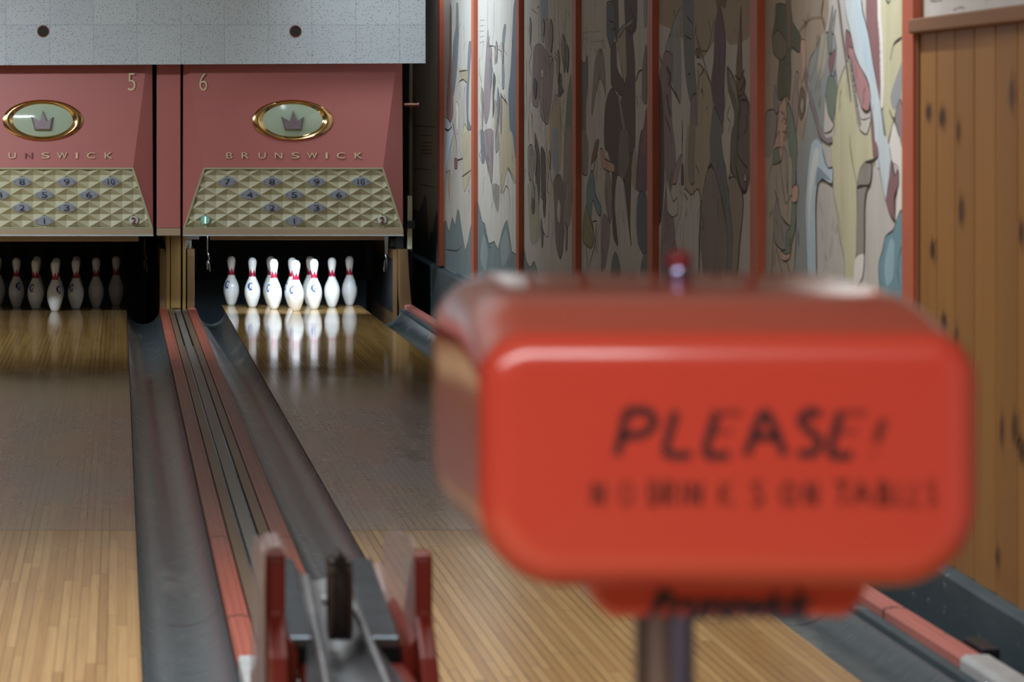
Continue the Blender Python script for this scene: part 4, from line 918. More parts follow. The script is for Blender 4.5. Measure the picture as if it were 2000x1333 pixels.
PY = 24.52; s_ = PY / F
def X_(px): return (px - VX) * s_
def Z_(py): return H - (py - VY) * s_
o = thing('kickback_post', (X_(345), PY, -.29), 'yellow wooden post between the pin areas of lanes five and six', 'post')
m = MB(); m.box(X_(324), X_(332), PY, 26.9, -.29, .88); m.box(X_(333.5), X_(353), PY + .01, 26.9, -.29, .88); m.box(X_(356.5), X_(363), PY, 26.9, -.29, .88); m.build('post_boards', M['postwood'], o, bevel=.003)
m = MB(); m.box(X_(332), X_(333.5), PY + .05, 26.9, -.29, .88); m.box(X_(353), X_(356.5), PY + .05, 26.9, -.29, .88); m.build('dark_gap', M['black'], o)
m = MB(); m.box(X_(334), X_(352.5), PY - .004, PY + .012, Z_(602), Z_(538)); tag(m.build('front_block', M['postwood'], o), 'short yellow block nailed to the foot')
o = tag(MB().build('tmp', M['black']), None); bpy.data.objects.remove(o)
def kick(px0, px1, py_top, label, taper=0.0):
    y0 = PY - .01
    m = MB(); m.prism([(y0, -.29), (y0, Z_(py_top) - .05), (y0 + .03, Z_(py_top)), (26.9, Z_(py_top)), (26.9, -.29)], 'X', X_(px0), X_(px1))
    return tag(m.build('kickback_board', M['kickwood'], loc=(X_((px0 + px1) / 2), y0, -.29), bevel=.003), label, 'board')
kick(312, 323.6, 486, 'brown kickback board left of the yellow post'); kick(365.5, 380, 487, 'brown kickback board right of the yellow post')
# right kickback with its foot curving into the gutter
o = thing('kickback_wall', (X_(785), PY, -.29), 'brown wooden kickback wall at the far right of lane six', 'kickback')
m = MB()
pr = [(X_(781), -.29), (X_(783), Z_(604)), (X_(781), Z_(580)), (X_(780), Z_(540)), (X_(779.5), Z_(487)), (X_(796), Z_(487)), (X_(799), Z_(540)), (X_(803), Z_(590)), (X_(806), Z_(602)), (X_(806), -.29)]
m.prism(pr, 'Y', PY - .02, 26.9); m.build('front_board', M['kickwood'], o, bevel=.003)
m = MB(); m.box(X_(771), X_(779), PY + .15, 26.9, -.2, Z_(489)); m.build('inner_board', M['kickwood'], o)
m = MB(); m.box(X_(770.2), X_(771), PY + .18, 26.5, -.02, Z_(508)); tag(m.build('wear_plate', M['darkmetal'], o), 'grey wear plate')
m = MB(); m.box(X_(769), X_(792), PY + .3, PY + .7, Z_(486), Z_(470)); m.box(X_(775), X_(787), PY + .25, PY + .4, Z_(478), Z_(466))
tag(m.build('metal_bracket', M['darkmetal'], loc=(X_(780), PY + .3, Z_(486)), bevel=.006), 'dark metal bracket on top of the right kickback wall', 'bracket')
m = MB(); m.box(X_(362), X_(374), PY + .05, PY + .25, Z_(487), Z_(463)); m.box(X_(362), X_(389), PY + .02, PY + .2, Z_(468), Z_(459)); 
for k in range(5): m.tube([(X_(364 + k * 2.2), PY + .03, Z_(484 - (k % 3) * 4)), (X_(364 + k * 2.2), PY + .03, Z_(470))], .006, 8)
tag(m.build('metal_bracket', M['steel'], loc=(X_(368), PY + .1, Z_(487)), bevel=.003), 'blue grey metal bracket on the board right of the yellow post', 'bracket')

def hook(px, label, ln=530, dk=False):
    Y = 24.25; s2 = Y / F; x = (px - VX) * s2; z = lambda py: H - (py - VY) * s2
    o = thing('hanging_hook', (x, Y, z(455)), label, 'hook')
    m = MB(); m.tube([(x, Y, z(448)), (x, Y, z(495))], .0045, 8); m.build('rod', M['steel'] if not dk else M['darkmetal'], o, smooth=True)
    m = MB(); m.tube([(x + .003, Y, z(494)), (x + .008, Y, z(500)), (x + .014, Y, z(505)), (x + .004, Y, z(509)), (x - .002, Y, z(512)), (x, Y, z(526))], .006, 8)
    m.tube([(x + .004, Y, z(509)), (x + .016, Y, z(518)), (x + .020, Y, z(ln))], .004, 8); m.build('clip', M['steel'] if not dk else M['darkmetal'], o, smooth=True)
hook(405, 'thin metal rod with hooked end hanging left of the lit pins'); hook(282, 'dark metal rod hanging right of the dark pins', 532, True)
Y = 24.25; s2 = Y / F
x = (755.5 - VX) * s2; z = lambda py: H - (py - VY) * s2
o = thing('hanging_bracket', (x, Y, z(530)), 'wide pale metal bracket hanging right of the lit pins', 'bracket')
m = MB(); m.prism([(x - .018, z(455)), (x + .014, z(455)), (x + .006, z(497)), (x - .012, z(500))], 'Y', Y, Y + .02); m.build('arm_plate', M['steel'], o, bevel=.003)
m = MB(); m.tube([(x - .008, Y, z(498)), (x - .002, Y, z(506)), (x - .016, Y, z(512)), (x - .018, Y, z(530))], .006, 8); m.tube([(x - .002, Y, z(506)), (x + .002, Y, z(518)), (x - .006, Y, z(526))], .004, 8); m.build('clip', M['steel'], o, smooth=True)

for xc, lab in ((L6[0] + .533, 'six'), (L5[0] + .533, 'five')):
    m = MB(); N = 24; xa, xb = xc - .745, xc + .70
    rings = []
    for zz in (0.15, 1.9):
        rings.append([(xa + (xb - xa) * k / N, 26.32 + .012 * math.sin(k * 1.7), zz) for k in range(N + 1)] + [(xa + (xb - xa) * k / N, 26.36 + .012 * math.sin(k * 1.7), zz) for k in range(N, -1, -1)])
    m.loft(rings); tag(m.build('pit_curtain', M['curtain'], loc=(xc, 26.32, .15)), 'black curtain hanging behind the pins of lane ' + lab, 'curtain')
    m = MB(); m.box(xa, xb, 26.85, 26.95, -.29, 1.0); tag(m.build('pit_cushion', M['cushion'], loc=(xc, 26.85, -.29)), 'dark blue cushion at the back of the lane %s pit' % lab, 'cushion')
# dark housing behind the masks
m = MB(); m.box(-2.2, 2.20, 24.35, 28.4, 2.0, 2.06); tag(m.build('pinsetter_cover', M['black'], loc=(0, 24.4, 2.0)), 'black cover over the machinery behind the masking units', 'cover')

# post and pipe in the gap beside the last mask
Y = 24.6; s2 = Y / F; X2 = lambda px: (px - VX) * s2; Z2 = lambda py: H - (py - VY) * s2
o = thing('wall_post', (X2(802), Y, Z2(487)), 'tall narrow post in the dark gap right of masking unit six', 'post')
m = MB(); m.box(X2(799), X2(806), Y, Y + .05, Z2(383), 2.9); tag(m.build('upper_shaft', M['postbrown'], o, bevel=.003), 'brown upper shaft')
m = MB(); m.box(X2(796), X2(805), Y - .01, Y + .05, Z2(487), Z2(383)); tag(m.build('lower_shaft', M['postlit'], o, bevel=.003), 'lit lower shaft, painted cream')  # light on the lower post put in as a paler colour
m = MB(); m.box(X2(795), X2(810), Y - .03, Y + .06, Z2(446), Z2(431)); tag(m.build('clamp', M['darkmetal'], o, bevel=.004), 'dark clamp')
m = MB(); m.box(X2(795), X2(806), Y, Y + .05, -.29, Z2(487)); m.build('foot', M['black'], o)
m = MB(); m.tube([(X2(788), Y - .05, Z2(205)), (X2(817), Y - .05, Z2(205))], .014, 12); m.tube([(X2(814), Y - .05, Z2(205)), (X2(816), Y - .05, Z2(205))], .022, 12); m.box(X2(799), X2(806), Y - .05, Y, Z2(210), Z2(200))
tag(m.build('copper_pipe', M['copper'], loc=(X2(800), Y - .05, Z2(205)), smooth=False), 'short dull copper pipe stub on the post beside masking unit six', 'pipe')
m = MB(); m.box(2.09, 2.14, 24.62, 24.70, 0.473, 1.995); tag(m.build('machine_upright', M['black'], loc=(2.1, 24.62, .473)), 'black upright frame in the gap right of masking unit six', 'frame')

# ------------------------------------------------------------------ pins
inch = 0.0254
PR = [(0, 1.015), (0.18, 1.10), (0.75, 1.414), (2.25, 1.953), (3.375, 2.255), (4.5, 2.383), (5.875, 2.282), (7.25, 1.852), (8.625, 1.236), (9.375, 0.982), (10.0, 0.898), (10.875, 0.935), (11.75, 1.047), (12.625, 1.203), (13.5, 1.273), (14.1, 1.18), (14.5, 0.98), (14.8, 0.70), (14.95, 0.36), (15.0, 0.0)]
prof = catmull(PR, 4, False)
def pin_r(z):
    zi = z / inch
    for (a, ra), (b, rb) in zip(prof, prof[1:]):
        if a <= zi <= b: return (ra + (rb - ra) * (zi - a) / (b - a or 1)) * inch
    return 0.0
def wrap(u, z, yaw, d=0.0006):                     # u metres round the pin from the front
    r = pin_r(z); a = -PI / 2 + yaw + u / max(r, .01)
    return ((r + d) * math.cos(a), (r + d) * math.sin(a), z)
def wrapped_poly(m, poly, yaw, z0, sub=3):
    # poly in (u, v) metres, cut into quads by triangulating densified edges
    q = []
    for i in range(len(poly)):
        a, b = poly[i], poly[(i + 1) % len(poly)]
        for k in range(sub): q.append((a[0] + (b[0] - a[0]) * k / sub, a[1] + (b[1] - a[1]) * k / sub))
    tri = tessellate_polygon([[Vector((u, v, 0)) for u, v in q]])
    m.add([wrap(u, z0 + v, yaw) for u, v in q], [tuple(t_) for t_ in tri])
def strip(m, path, w, yaw, z0):
    for (a, b) in zip(path, path[1:]):
        dx, dy = b[0] - a[0], b[1] - a[1]; l = math.hypot(dx, dy) or 1; nx, ny = -dy / l * w, dx / l * w
        for k in range(2):
            t0, t1 = k / 2, (k + 1) / 2
            p = lambda t_, s_: wrap(a[0] + dx * t_ + s_ * nx, z0 + a[1] + dy * t_ + s_ * ny, yaw)
            m.add([p(t0, -1), p(t1, -1), p(t1, 1), p(t0, 1)], [(0, 1, 2, 3)])
def make_pin(loc, label, group, yaw=0.0, logo='C', crown_yaw=0.0):
    o = thing('bowling_pin', loc, label, 'bowling pin', group); LOC[o.name] = (0, 0, 0)
    m = MB(); m.lathe([(max(r, .00005 / inch) * inch, z * inch) for z, r in prof], 0, 0, 36); m.build('body', M['white'], o, smooth=True, angle=60)
    m = MB(); NP = 6; R = 48; zb, zm, zt = 9.25 * inch, 10.15 * inch, 11.55 * inch
    for k in range(NP):                           # band and points of the printed crown
        for q in range(8):
            a0 = 2 * PI * (k + q / 8) / NP + crown_yaw; a1 = 2 * PI * (k + (q + 1) / 8) / NP + crown_yaw
            hz = lambda f_: zm + (zt - zm) * max(0, 1 - abs(f_ - .5) * 2) ** 1.0
            z0, z1 = hz(q / 8), hz((q + 1) / 8)
            NV = 6; row = []
            for (a, zz) in ((a0, z0), (a1, z1)):
                row.append([((pin_r(zb + (zz - zb) * j / NV) + .0006) * math.cos(a), (pin_r(zb + (zz - zb) * j / NV) + .0006) * math.sin(a), zb + (zz - zb) * j / NV) for j in range(NV + 1)])
            m.add(row[0] + row[1], [(j, NV + 1 + j, NV + 2 + j, j + 1) for j in range(NV)])
    tag(m.build('neck_crown', M['pinred'], o), 'red crown printed round the neck')
    if logo:
        m = MB(); z0 = 6.35 * inch
        ws = yaw if isinstance(yaw, tuple) else (yaw,)
        for yw in ws:
            if logo == 'C':
                strip(m, [(.012, .022), (.004, .027), (-.006, .024), (-.011, .012), (-.012, -.004), (-.008, -.017), (.002, -.022), (.013, -.020)], .0052, yw, z0)
                strip(m, [(-.016, .022), (-.018, -.016)], .0022, yw, z0); strip(m, [(-.021, .016), (-.022, -.010)], .0020, yw, z0)
                wrapped_poly(m, [(.004, .024), (.020, .014), (.010, .010)], yw, z0); wrapped_poly(m, [(.008, .002), (.017, -.006), (.006, -.012), (.002, -.006)], yw, z0)
                strip(m, [(-.014, -.027), (.012, -.028)], .0018, yw, z0)
            elif logo == 'S':                      # small printed line with a tick over it
                strip(m, [(-.016, .0), (-.008, .003), (.0, .001), (.008, .003), (.016, .0)], .0012, yw, z0)
                strip(m, [(-.012, -.012), (-.012, -.008), (.012, -.008), (.012, -.012)], .0007, yw, z0)
                strip(m, [(-.002, .014), (.002, .017)], .0012, yw, z0)
        m.build('emblem', M['pinblue'], o)
    m = MB(); m.lathe([(1.03 * inch, 0.0), (1.112 * inch, .18 * inch), (1.13 * inch, .26 * inch)], 0, 0, 28); m.build('base_ring', M['worn_white'], o, smooth=True)
    return o
RW = 10.392 * inch
def spots(xc, y0=24.545):
    return {1: (xc, y0), 2: (xc - .1524, y0 + RW), 3: (xc + .1524, y0 + RW), 4: (xc - .3048, y0 + 2 * RW), 5: (xc, y0 + 2 * RW), 6: (xc + .3048, y0 + 2 * RW),
            7: (xc - .4572, y0 + 3 * RW), 8: (xc - .1524, y0 + 3 * RW), 9: (xc + .1524, y0 + 3 * RW), 10: (xc + .4572, y0 + 3 * RW)}
R_ = math.radians
S6 = spots(1.327); S5 = spots(-0.478)
W6 = {7: 'white pin at the left end of the back row on lit lane six', 4: 'white pin second from the left on lit lane six', 8: 'white pin half hidden behind the left pin of the front pair on lit lane six',
      2: 'white pin just left of the head pin on lit lane six', 5: 'white pin hidden directly behind the head pin on lit lane six', 1: 'white head pin standing foremost on lit lane six',
      9: 'white pin half hidden behind the pin right of the head pin on lit lane six', 3: 'white pin just right of the head pin on lit lane six', 6: 'white pin second from the right on lit lane six with tiny print', 10: 'white pin at the right end of the back row on lit lane six'}
Y6 = {7: (R_(-38), 'C', .12), 4: (R_(-18), 'C', .5), 8: (R_(-80), 'C', .3), 2: (R_(-54), 'C', .52), 5: (R_(-70), 'C', .0), 1: (R_(-38), 'C', .05), 9: (R_(120), 'C', .2), 3: (R_(-6), 'C', .02), 6: (0.0, 'S', .0), 10: ((R_(-82), R_(80)), 'C', .1)}
for n in (7, 4, 8, 2, 5, 1, 9, 3, 6, 10):
    yw, lg, cy = Y6[n]; x, y = S6[n]; make_pin((x, y, 0), W6[n], 'pins on lane six', yw, lg, cy)
W5 = {7: 'dim pin cut by the left frame edge on unlit lane five', 4: 'dim pin at the left of unlit lane five with emblem toward the right', 2: 'dim pin left of the head pin on unlit lane five', 8: 'dim pin hidden behind the pin left of the head pin on lane five',
      1: 'head pin on unlit lane five with its lower half bright', 5: 'dim pin hidden behind the half bright head pin on lane five', 3: 'dim pin right of the half bright head pin on lane five', 9: 'dim pin hidden behind the pin right of the head pin on lane five',
      6: 'dim pin second from the right on unlit lane five', 10: 'dim pin at the right end of the back row on unlit lane five'}
Y5 = {7: (0, 'C', 0), 4: (R_(20), 'C', .1), 2: (R_(-30), 'C', .4), 8: (R_(90), 'C', .3), 1: (R_(35), 'C', .05), 5: (R_(90), 'C', .5), 3: (R_(-35), 'C', .2), 9: (R_(80), 'C', 0), 6: (R_(95), 'C', .55), 10: (R_(25), 'S', .5)}
for n in (7, 4, 8, 2, 5, 1, 9, 3, 6, 10):
    yw, lg, cy = Y5[n]; x, y = S5[n]; make_pin((x, y, 0), W5[n], 'pins on lane five', yw, lg, cy)

# ------------------------------------------------------------------ ball return in the foreground
o = thing('ball_return', (0.44, 6.29, 0.0), 'red ball return with clear guards standing between lanes five and six', 'ball return')
B0 = 6.29
def BX(px, Y=B0): return (px - VX) * Y / F
def BZ(py, Y=B0): return H - (py - VY) * Y / F
# side panels: profile seen from the side (y, z)
def side_panel(xa, xb, flare, inner):
    zt = BZ(1081); m = MB()
    pr = [(B0 + .02, zt - .004), (B0 + .05, zt), (B0 + .10, zt - .02), (B0 + .30, zt - .16), (B0 + .55, zt - .30), (B0 + .80, zt - .36), (B0 + .80, 0.0), (B0 - .25, 0.0), (B0 - .25, BZ(1400)), (B0 - .10, BZ(1270)), (B0 - .02, BZ(1222)), (B0 + .005, BZ(1205)), (B0 + .005, BZ(1140)), (B0 + .01, BZ(1090))]
    m.prism(pr, 'X', xa, xb)
    return m.build('side_panel', M['redpaint'], o, bevel=.008, seg=3)
side_panel(BX(521), BX(558), 0, 1); side_panel(BX(812), BX(846), 0, -1)
# lower flares that close in towards the track
m = MB()
m.prism([(BX(557), BZ(1236)), (BX(572), BZ(1252)), (BX(581), BZ(1275)), (BX(581), 0), (BX(557), 0)], 'Y', B0 - .03, B0 + .5); m.build('inner_flare', M['redpaint'], o, bevel=.004)
m = MB(); m.prism([(BX(812), BZ(1236)), (BX(797), BZ(1252)), (BX(785), BZ(1280)), (BX(785), 0), (BX(812), 0)], 'Y', B0 - .03, B0 + .5); m.build('inner_flare', M['redpaint'], o, bevel=.004)
# clear guards: outlines in (y, z)
def guard(x, pr, th=.007):
    m = MB(); m.prism(catmull(pr, 4), 'X', x, x + th); return tag(m.build('clear_guard', M['clear'], o, bevel=.002), 'clear plastic guard')
guard(.567, [(6.31, .39), (6.31, .50), (6.32, .585), (6.42, .592), (6.66, .572), (6.88, .548), (7.00, .515), (7.03, .455), (7.21, .430), (7.16, .418), (6.85, .388), (6.56, .362), (6.38, .366)])
guard(BX(510), [(6.27, .12), (6.27, .40), (6.28, .58), (6.40, .59), (6.60, .57), (6.74, .52), (6.78, .40), (6.78, .12)])
m = MB(); m.tube([(.566, 7.20, .428), (.566, 6.85, .386), (.566, 6.57, .362)], .009, 10); tag(m.build('guard_lip', M['clear'], o, smooth=True), 'clear rolled lip of the guard')
# front roll of the left guard
m = MB(); m.prism([(BX(511), BZ(1400)), (BX(508), BZ(1150)), (BX(512), BZ(1072)), (BX(522), BZ(1057)), (BX(545), BZ(1056)), (BX(557), BZ(1066)), (BX(559), BZ(1078)), (BX(553), BZ(1074)), (BX(545), BZ(1064)), (BX(524), BZ(1065)), (BX(517), BZ(1078)), (BX(514), BZ(1150)), (BX(517), BZ(1400))], 'Y', B0 - .06, B0 + .12)
tag(m.build('clear_guard', M['clear'], o, bevel=.002), 'clear plastic guard')
# sloping steel deck, rails, channel
def tz(Y): return BZ(1238) + .085 * (Y - B0)
def slab(xa, xb, y0, y1, dz0, dz1, name, mat, bevel=.004):
    m = MB(); m.add([(x, y, tz(y) + d) for y in (y0, y1) for x, d in ((xa, dz0), (xb, dz0), (xb, dz1), (xa, dz1))], [(0, 1, 2, 3), (7, 6, 5, 4), (0, 4, 5, 1), (1, 5, 6, 2), (2, 6, 7, 3), (3, 7, 4, 0)])
    return m.build(name, mat, o, bevel=bevel)
slab(BX(561), BX(612), B0 + .02, B0 + .72, -.035, -.012, 'deck_plate', M['darksteel']); slab(BX(722), BX(782), B0 + .02, B0 + .72, -.035, -.012, 'deck_plate', M['darksteel'])
slab(BX(580), BX(618), B0 + .015, B0 + .08, -.075, -.036, 'dark_block', M['black']); slab(BX(742), BX(786), B0 + .015, B0 + .08, -.075, -.036, 'dark_block', M['black'])
for px in (618, 713):
    x = BX(px); m = MB(); m.tube([(x + (0.012 if px > 680 else -0.006) * (B0 - y) * 2.2, y, tz(y) + .004 + (0.0 if y > B0 - .4 else -.01)) for y in (B0 + .46, B0 + .3, B0, B0 - .3, B0 - .6, B0 - .8)], .0085, 12)
    tag(m.build('rail', M['steel'], o, smooth=True), 'round steel rail')
m = MB(); rings = []
for y in (B0 + .75, B0 + .3, B0, B0 - .3, B0 - .6, B0 - .8):
    row = []; xa, xb = BX(600) - (.02 if y < B0 else 0), BX(728) + (.03 if y < B0 else 0)
    for k in range(13):
        u = k / 12; row.append((xa + (xb - xa) * u, y, tz(y) - .012 - .055 * math.sin(PI * u)))
    row += [(p[0], p[1], p[2] - .006) for p in reversed(row)]
    rings.append(row)
m.loft(rings); tag(m.build('channel', M['steel'], o, smooth=True, angle=40), 'bright steel channel')
# rounded red body under the rails
for pxa, pxb in ((584, 622), (752, 800)):
    m = MB(); m.prism([(BX(pxa), 0), (BX(pxa), BZ(1312)), (BX(pxa + 4), BZ(1301)), (BX(pxa + 12), BZ(1296)), (BX(pxb - 12), BZ(1296)), (BX(pxb - 4), BZ(1301)), (BX(pxb), BZ(1312)), (BX(pxb), 0)], 'Y', B0 - .45, B0 + .01); m.build('lower_body', M['redpaint'], o, bevel=.003)
# drive wheel seen edge on
xc = BX(671.5); hw = .0215; wc = (B0 + .12, BZ(1188)); NW = 40
def loop(r, dz): return [(wc[0] + r * math.cos(2 * PI * k / NW), (BZ(1108) - r if math.sin(2 * PI * k / NW) >= 0 else BZ(1270) + r) + (r + dz) * math.sin(2 * PI * k / NW)) for k in range(NW)]
m = MB(); m.loft([[(xx, y_, z_) for y_, z_ in loop(r, 0)] for xx, r in ((xc - hw * .8, .050), (xc - hw * .6, .056), (xc + hw * .6, .056), (xc + hw * .8, .050))])
wh = m.build('drive_belt', M['rubber'], o, smooth=True, angle=50); tag(wh, 'dark upright rubber belt')
for sg in (-1, 1):
    m = MB(); m.loft([[(xc + sg * hw * q, y_, z_) for y_, z_ in loop(r, 0)] for q, r in ((.72, .058), (1.05, .056), (1.05, .040), (.72, .040))], 0, False, False); m.build('belt_rim', M['rubberbrown'], wh, smooth=True, angle=40)
m = MB(); zt_ = BZ(1101)
m.prism([(xc - .0225, zt_ - .04), (xc - .0225, zt_ - .006), (xc - .014, zt_ - .012), (xc - .010, zt_), (xc - .004, zt_ + .002), (xc, zt_ + .010), (xc + .005, zt_ + .002), (xc + .011, zt_), (xc + .014, zt_ - .012), (xc + .0225, zt_ - .006), (xc + .0225, zt_ - .04)], 'Y', wc[0] - .03, wc[0] + .06)
m.build('wheel_guard', M['rubber'], o, bevel=.002)
m = MB(); m.tube([(BX(637), B0 + .12, BZ(1192)), (xc - hw, B0 + .12, BZ(1192))], .009, 14); m.build('axle', M['steel'], o, smooth=True)

# ------------------------------------------------------------------ red scoring console, close to the camera
FY = 3.31; fs = FY / F
CX, CZ0 = 0.617, 0.0
o = thing('scoring_console', (0.60, 3.52, 0.0), 'bright red scoring console with handwritten PLEASE on its front', 'console')
def rrect(x0, x1, z0, z1, rt, rb, n=10, d=0.0):
    x0 += d; x1 -= d; z0 += d; z1 -= d; rt = max(rt - d, .004); rb = max(rb - d, .004); pts_ = []
    for cx, cz, r, a0 in ((x1 - rb, z0 + rb, rb, -PI / 2), (x1 - rt, z1 - rt, rt, 0), (x0 + rt, z1 - rt, rt, PI / 2), (x0 + rb, z0 + rb, rb, PI)):
        for k in range(n + 1):
            a = a0 + PI / 2 * k / n; pts_.append((cx + r * math.cos(a), cz + r * math.sin(a)))
    return pts_
HX0, HX1, HZ0 = (931 - VX) * 3.35 / F, (1902 - VX) * 3.35 / F, H - (1143 - VY) * 3.35 / F
def ztop(y): return 1.190 + .026 * math.sin(PI / 2 * min(1, max(0, y - 3.34) / .20)) + .011 * math.sin(PI / 2 * min(1, max(0, y - 3.38) / .50))
RF = .034; rings = []; NA = 8
def ring(y, d): return [(x, y, z) for x, z in rrect(HX0, HX1, HZ0, ztop(max(y, 3.34)), .052 + .02 * max(0, y - 3.34) / .5, .085, 10, d)]
for q in range(14, 0, -1):                          # gently domed front
    d = RF + q / 14 * .085; rings.append(ring(FY - .003 + .003 * (1 - q / 14) , d))
for k in range(NA + 1):
    a = PI / 2 * k / NA; rings.append(ring(FY + RF * (1 - math.sin(a)) if False else FY + RF * (1 - math.cos(a)), RF * (1 - math.sin(a))))
for y in (3.355, 3.37, 3.385, 3.40, 3.42, 3.44, 3.46, 3.48, 3.51, 3.55, 3.60, 3.66, 3.74, 3.82): rings.append(ring(y, 0.0))
for k in range(1, NA + 1):
    a = PI / 2 * k / NA; rings.append(ring(3.82 + .06 * math.sin(a), .05 * (1 - math.cos(a))))
m = MB(); m.loft(rings); hd = m.build('hood', M['hood'], o, smooth=True, angle=60)
# mounting lug under the hood
LY = 3.37; lx = lambda px: (px - VX) * LY / F; lz = lambda py: H - (py - VY) * LY / F
m = MB(); m.prism([(lx(1138), lz(1128)), (lx(1152), lz(1160)), (lx(1170), lz(1190)), (lx(1196), lz(1208)), (lx(1650), lz(1208)), (lx(1676), lz(1190)), (lx(1692), lz(1160)), (lx(1702), lz(1128))], 'Y', LY, LY + .30)
lug = m.build('mounting_lug', M['hood'], o, bevel=.008, seg=3)
m = MB(); text_into(m, 'Brunswick', lx(1428), lz(1182), LY - .0015, 58 * LY / F, 325 * LY / F, .0012, .35, 0, 0, off=.035)
tag(m.build('script_lettering', M['ink'], lug), 'dark script lettering')
# post and foot
m = MB(); PXC, PYC = (1297 - VX) * 3.55 / F, 3.55; m.lathe([(.0325, .012), (.0325, H - (1190 - VY) * 3.55 / F)], PXC, PYC, 40); tag(m.build('pole', M['chrome'], o, smooth=True, angle=40), 'dark shiny metal pole')
m = MB(); m.lathe([(.20, 0), (.20, .010), (.17, .020), (.05, .030), (.034, .05)], PXC, PYC, 48); m.build('base_plate', M['darkmetal'], o, smooth=True, angle=40)
# little knob on top
KY = 3.66; kx = (1325 - VX) * KY / F; kz = ztop(KY) - .009
m = MB(); m.lathe([(.0115, -.004), (.0115, .006), (.0125, .008)], kx, KY, 20, 0, kz); m.lathe([(.0128, .008), (.0145, .013), (.0145, .020), (.0128, .024)], kx, KY, 24, 1, kz); m.lathe([(.0125, .0241), (.0145, .030), (.013, .038), (.008, .043), (.0005, .0445)], kx, KY, 24, 0, kz)
kb = m.build('top_knob', [M['knob'], M['chrome']], o, smooth=True, angle=50); tag(kb, 'dark red knob with a chrome band')
# handwriting on the front
def front_y(x, z): return FY - .0036
ST = {'P': [[(.20, 1), (0, 0)], [(.20, 1), (.6, 1.02), (.80, .80), (.62, .52), (.12, .42)]], 'L': [[(.25, 1), (.02, .06), (.62, .02)]],
      'E': [[(.28, 1), (.02, .04), (.58, .02)]], 'e': [[(.28, .98), (.78, .98)], [(.15, .55), (.55, .55)]], 'A': [[(0, 0), (.46, 1), (.95, 0)], [(.22, .42), (.74, .42)]],
      'S': [[(.62, .92), (.35, 1), (.12, .82), (.30, .60), (.60, .34), (.44, .05), (.05, .06)]], '!': [[(.40, .82), (.16, .30)], [(.06, .06), (.10, .02)]],
      'N': [[(.02, 0), (.08, 1), (.58, 0), (.66, 1)]], 'O': [[(.35, 1), (.06, .72), (.06, .28), (.35, 0), (.64, .28), (.64, .72), (.35, 1)]], 'D': [[(.05, 0), (.05, 1), (.5, .85), (.65, .5), (.5, .12), (.05, 0)]],
      'R': [[(.05, 0), (.08, 1), (.55, .9), (.55, .6), (.1, .5), (.65, 0)]], 'I': [[(.1, 0), (.12, 1)]], 'K': [[(.05, 0), (.08, 1)], [(.6, 1), (.08, .45), (.65, 0)]], 'T': [[(0, 1), (.75, .98)], [(.38, 1), (.34, 0)]],
      'B': [[(.05, 0), (.08, 1), (.5, .9), (.45, .58), (.08, .5), (.58, .4), (.55, .08), (.05, 0)]]}
t = NT('marker_ink'); a_ = t.n('ShaderNodeAttribute', attribute_name='paint'); t.set(color=a_.outputs['Color'], rough=0.5); M['marker'] = t.m
INK1, INK2, INK3 = (0.030, 0.014, 0.020), (0.17, 0.022, 0.018), (0.33, 0.036, 0.026)
def write(m, ch, px, py, w, h, hw, col, slant=0.0):
    for path in ST[ch]:
        q = [((px + u * w + slant * v * h - VX) * FY / F, H - (py - v * h - VY) * FY / F) for u, v in path]
        q = catmull(q, 5, False); n = len(q); vs_ = []
        for i, p in enumerate(q):
            a = q[max(i - 1, 0)]; b = q[min(i + 1, n - 1)]; dx, dz = b[0] - a[0], b[1] - a[1]; l = math.hypot(dx, dz) or 1
            for sg in (-1, 1): vs_.append((p[0] - sg * dz / l * hw, front_y(*p), p[1] + sg * dx / l * hw))
        m.add(vs_, [(2 * i, 2 * i + 1, 2 * i + 3, 2 * i + 2) for i in range(n - 1)], 0, col)
m = MB()
for ch, px, w, col in (('P', 1204, 92, INK1), ('L', 1298, 82, INK1), ('E', 1376, 82, INK1), ('A', 1456, 80, INK1), ('S', 1553, 78, INK1), ('E', 1619, 76, INK1), ('!', 1700, 60, INK2)):
    write(m, ch, px, 890, w, 86, .0044, col)
for px in (1382, 1625): write(m, 'e', px, 890, 84, 86, .0028, INK3)
tag(m.build('handwriting', M['marker'], hd), 'dark hand lettering reading PLEASE!')
m = MB()
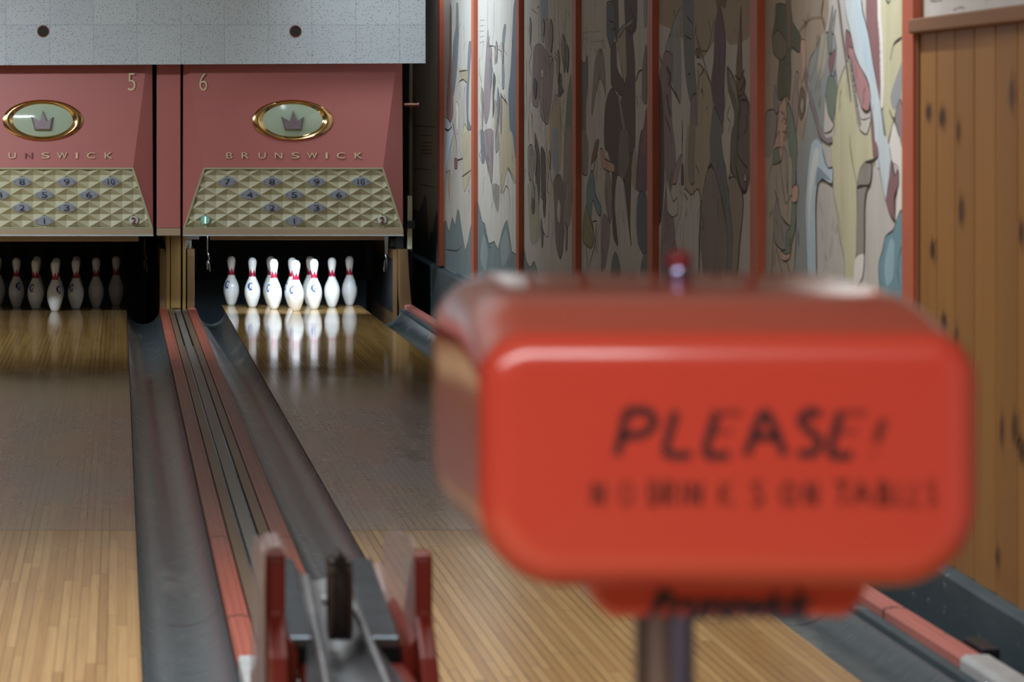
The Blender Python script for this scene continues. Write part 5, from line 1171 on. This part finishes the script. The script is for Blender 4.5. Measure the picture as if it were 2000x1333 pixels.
for ch, px, w, col in (('N', 1156, 34, INK2), ('O', 1208, 40, INK3), ('D', 1268, 26, INK2), ('R', 1296, 30, INK2), ('I', 1329, 20, INK2), ('N', 1346, 34, INK2), ('K', 1404, 40, INK3), ('S', 1466, 34, INK2), ('O', 1525, 40, INK2), ('N', 1572, 32, INK2),
                       ('T', 1630, 36, INK2), ('A', 1664, 36, INK2), ('B', 1714, 36, INK2), ('L', 1750, 26, INK3), ('E', 1778, 26, INK3), ('S', 1808, 28, INK3)):
    write(m, ch, px, 986, w, 44, .0022, col)
tag(m.build('handwriting', M['marker'], hd), 'faded hand lettering reading NO DRINKS ON TABLES')

# ------------------------------------------------------------------ light
def area(name, loc, size, energy, color, rot=(0, 0, 0), spread=PI):
    l = bpy.data.lights.new(name, 'AREA'); l.shape = 'RECTANGLE'; l.size, l.size_y = size; l.energy = energy; l.color = color; l.spread = spread
    ob = bpy.data.objects.new(name, l); ob.location = loc; ob.rotation_euler = rot; COL.objects.link(ob); return ob
COOL, NEUT, WARM = (0.80, 0.92, 1.0), (0.97, 0.98, 1.0), (1.0, 0.90, 0.78)
area('lamp_far_row', (-3.0, 19.5, 3.2), (3.4, 0.25), 138, COOL, (R_(38), 0, 0), R_(125))
area('lamp_far_wall', (1.05, 21.6, 3.15), (0.12, 2.6), 40, COOL, (0, R_(-45), 0), R_(125))
area('fill_gap', (2.28, 24.0, 2.9), (0.08, 0.5), 7, COOL, (R_(20), 0, 0))  # added fill for the mural panel in the gap, no known lamp
area('fill_uplight', (-1.5, 13.0, 2.95), (4.0, 9.0), 60, (0.90, 0.96, 1.0), (PI, 0, 0))  # added upward fill that brightens the ceiling, no known fixture
area('lamp_near_row', (-0.8, 8.2, 3.25), (4.5, 0.5), 86, NEUT, (0, 0, 0), R_(125))
area('lamp_approach', (-1.2, 0.6, 3.2), (4.5, 1.0), 150, NEUT, (R_(8), 0, 0), R_(140))
area('lamp_wall', (1.60, 10.35, 3.2), (0.12, 0.7), 15, NEUT, (0, R_(-28), 0), R_(95))
area('pin_lamp', (1.33, 24.15, 0.70), (1.05, 0.05), 14, (0.76, 0.90, 1.0), (R_(50), 0, 0), R_(115))
w = bpy.data.worlds.new('world'); sc.world = w; w.use_nodes = True
w.node_tree.nodes['Background'].inputs[0].default_value = (0.75, 0.85, 1.0, 1); w.node_tree.nodes['Background'].inputs[1].default_value = 0.03
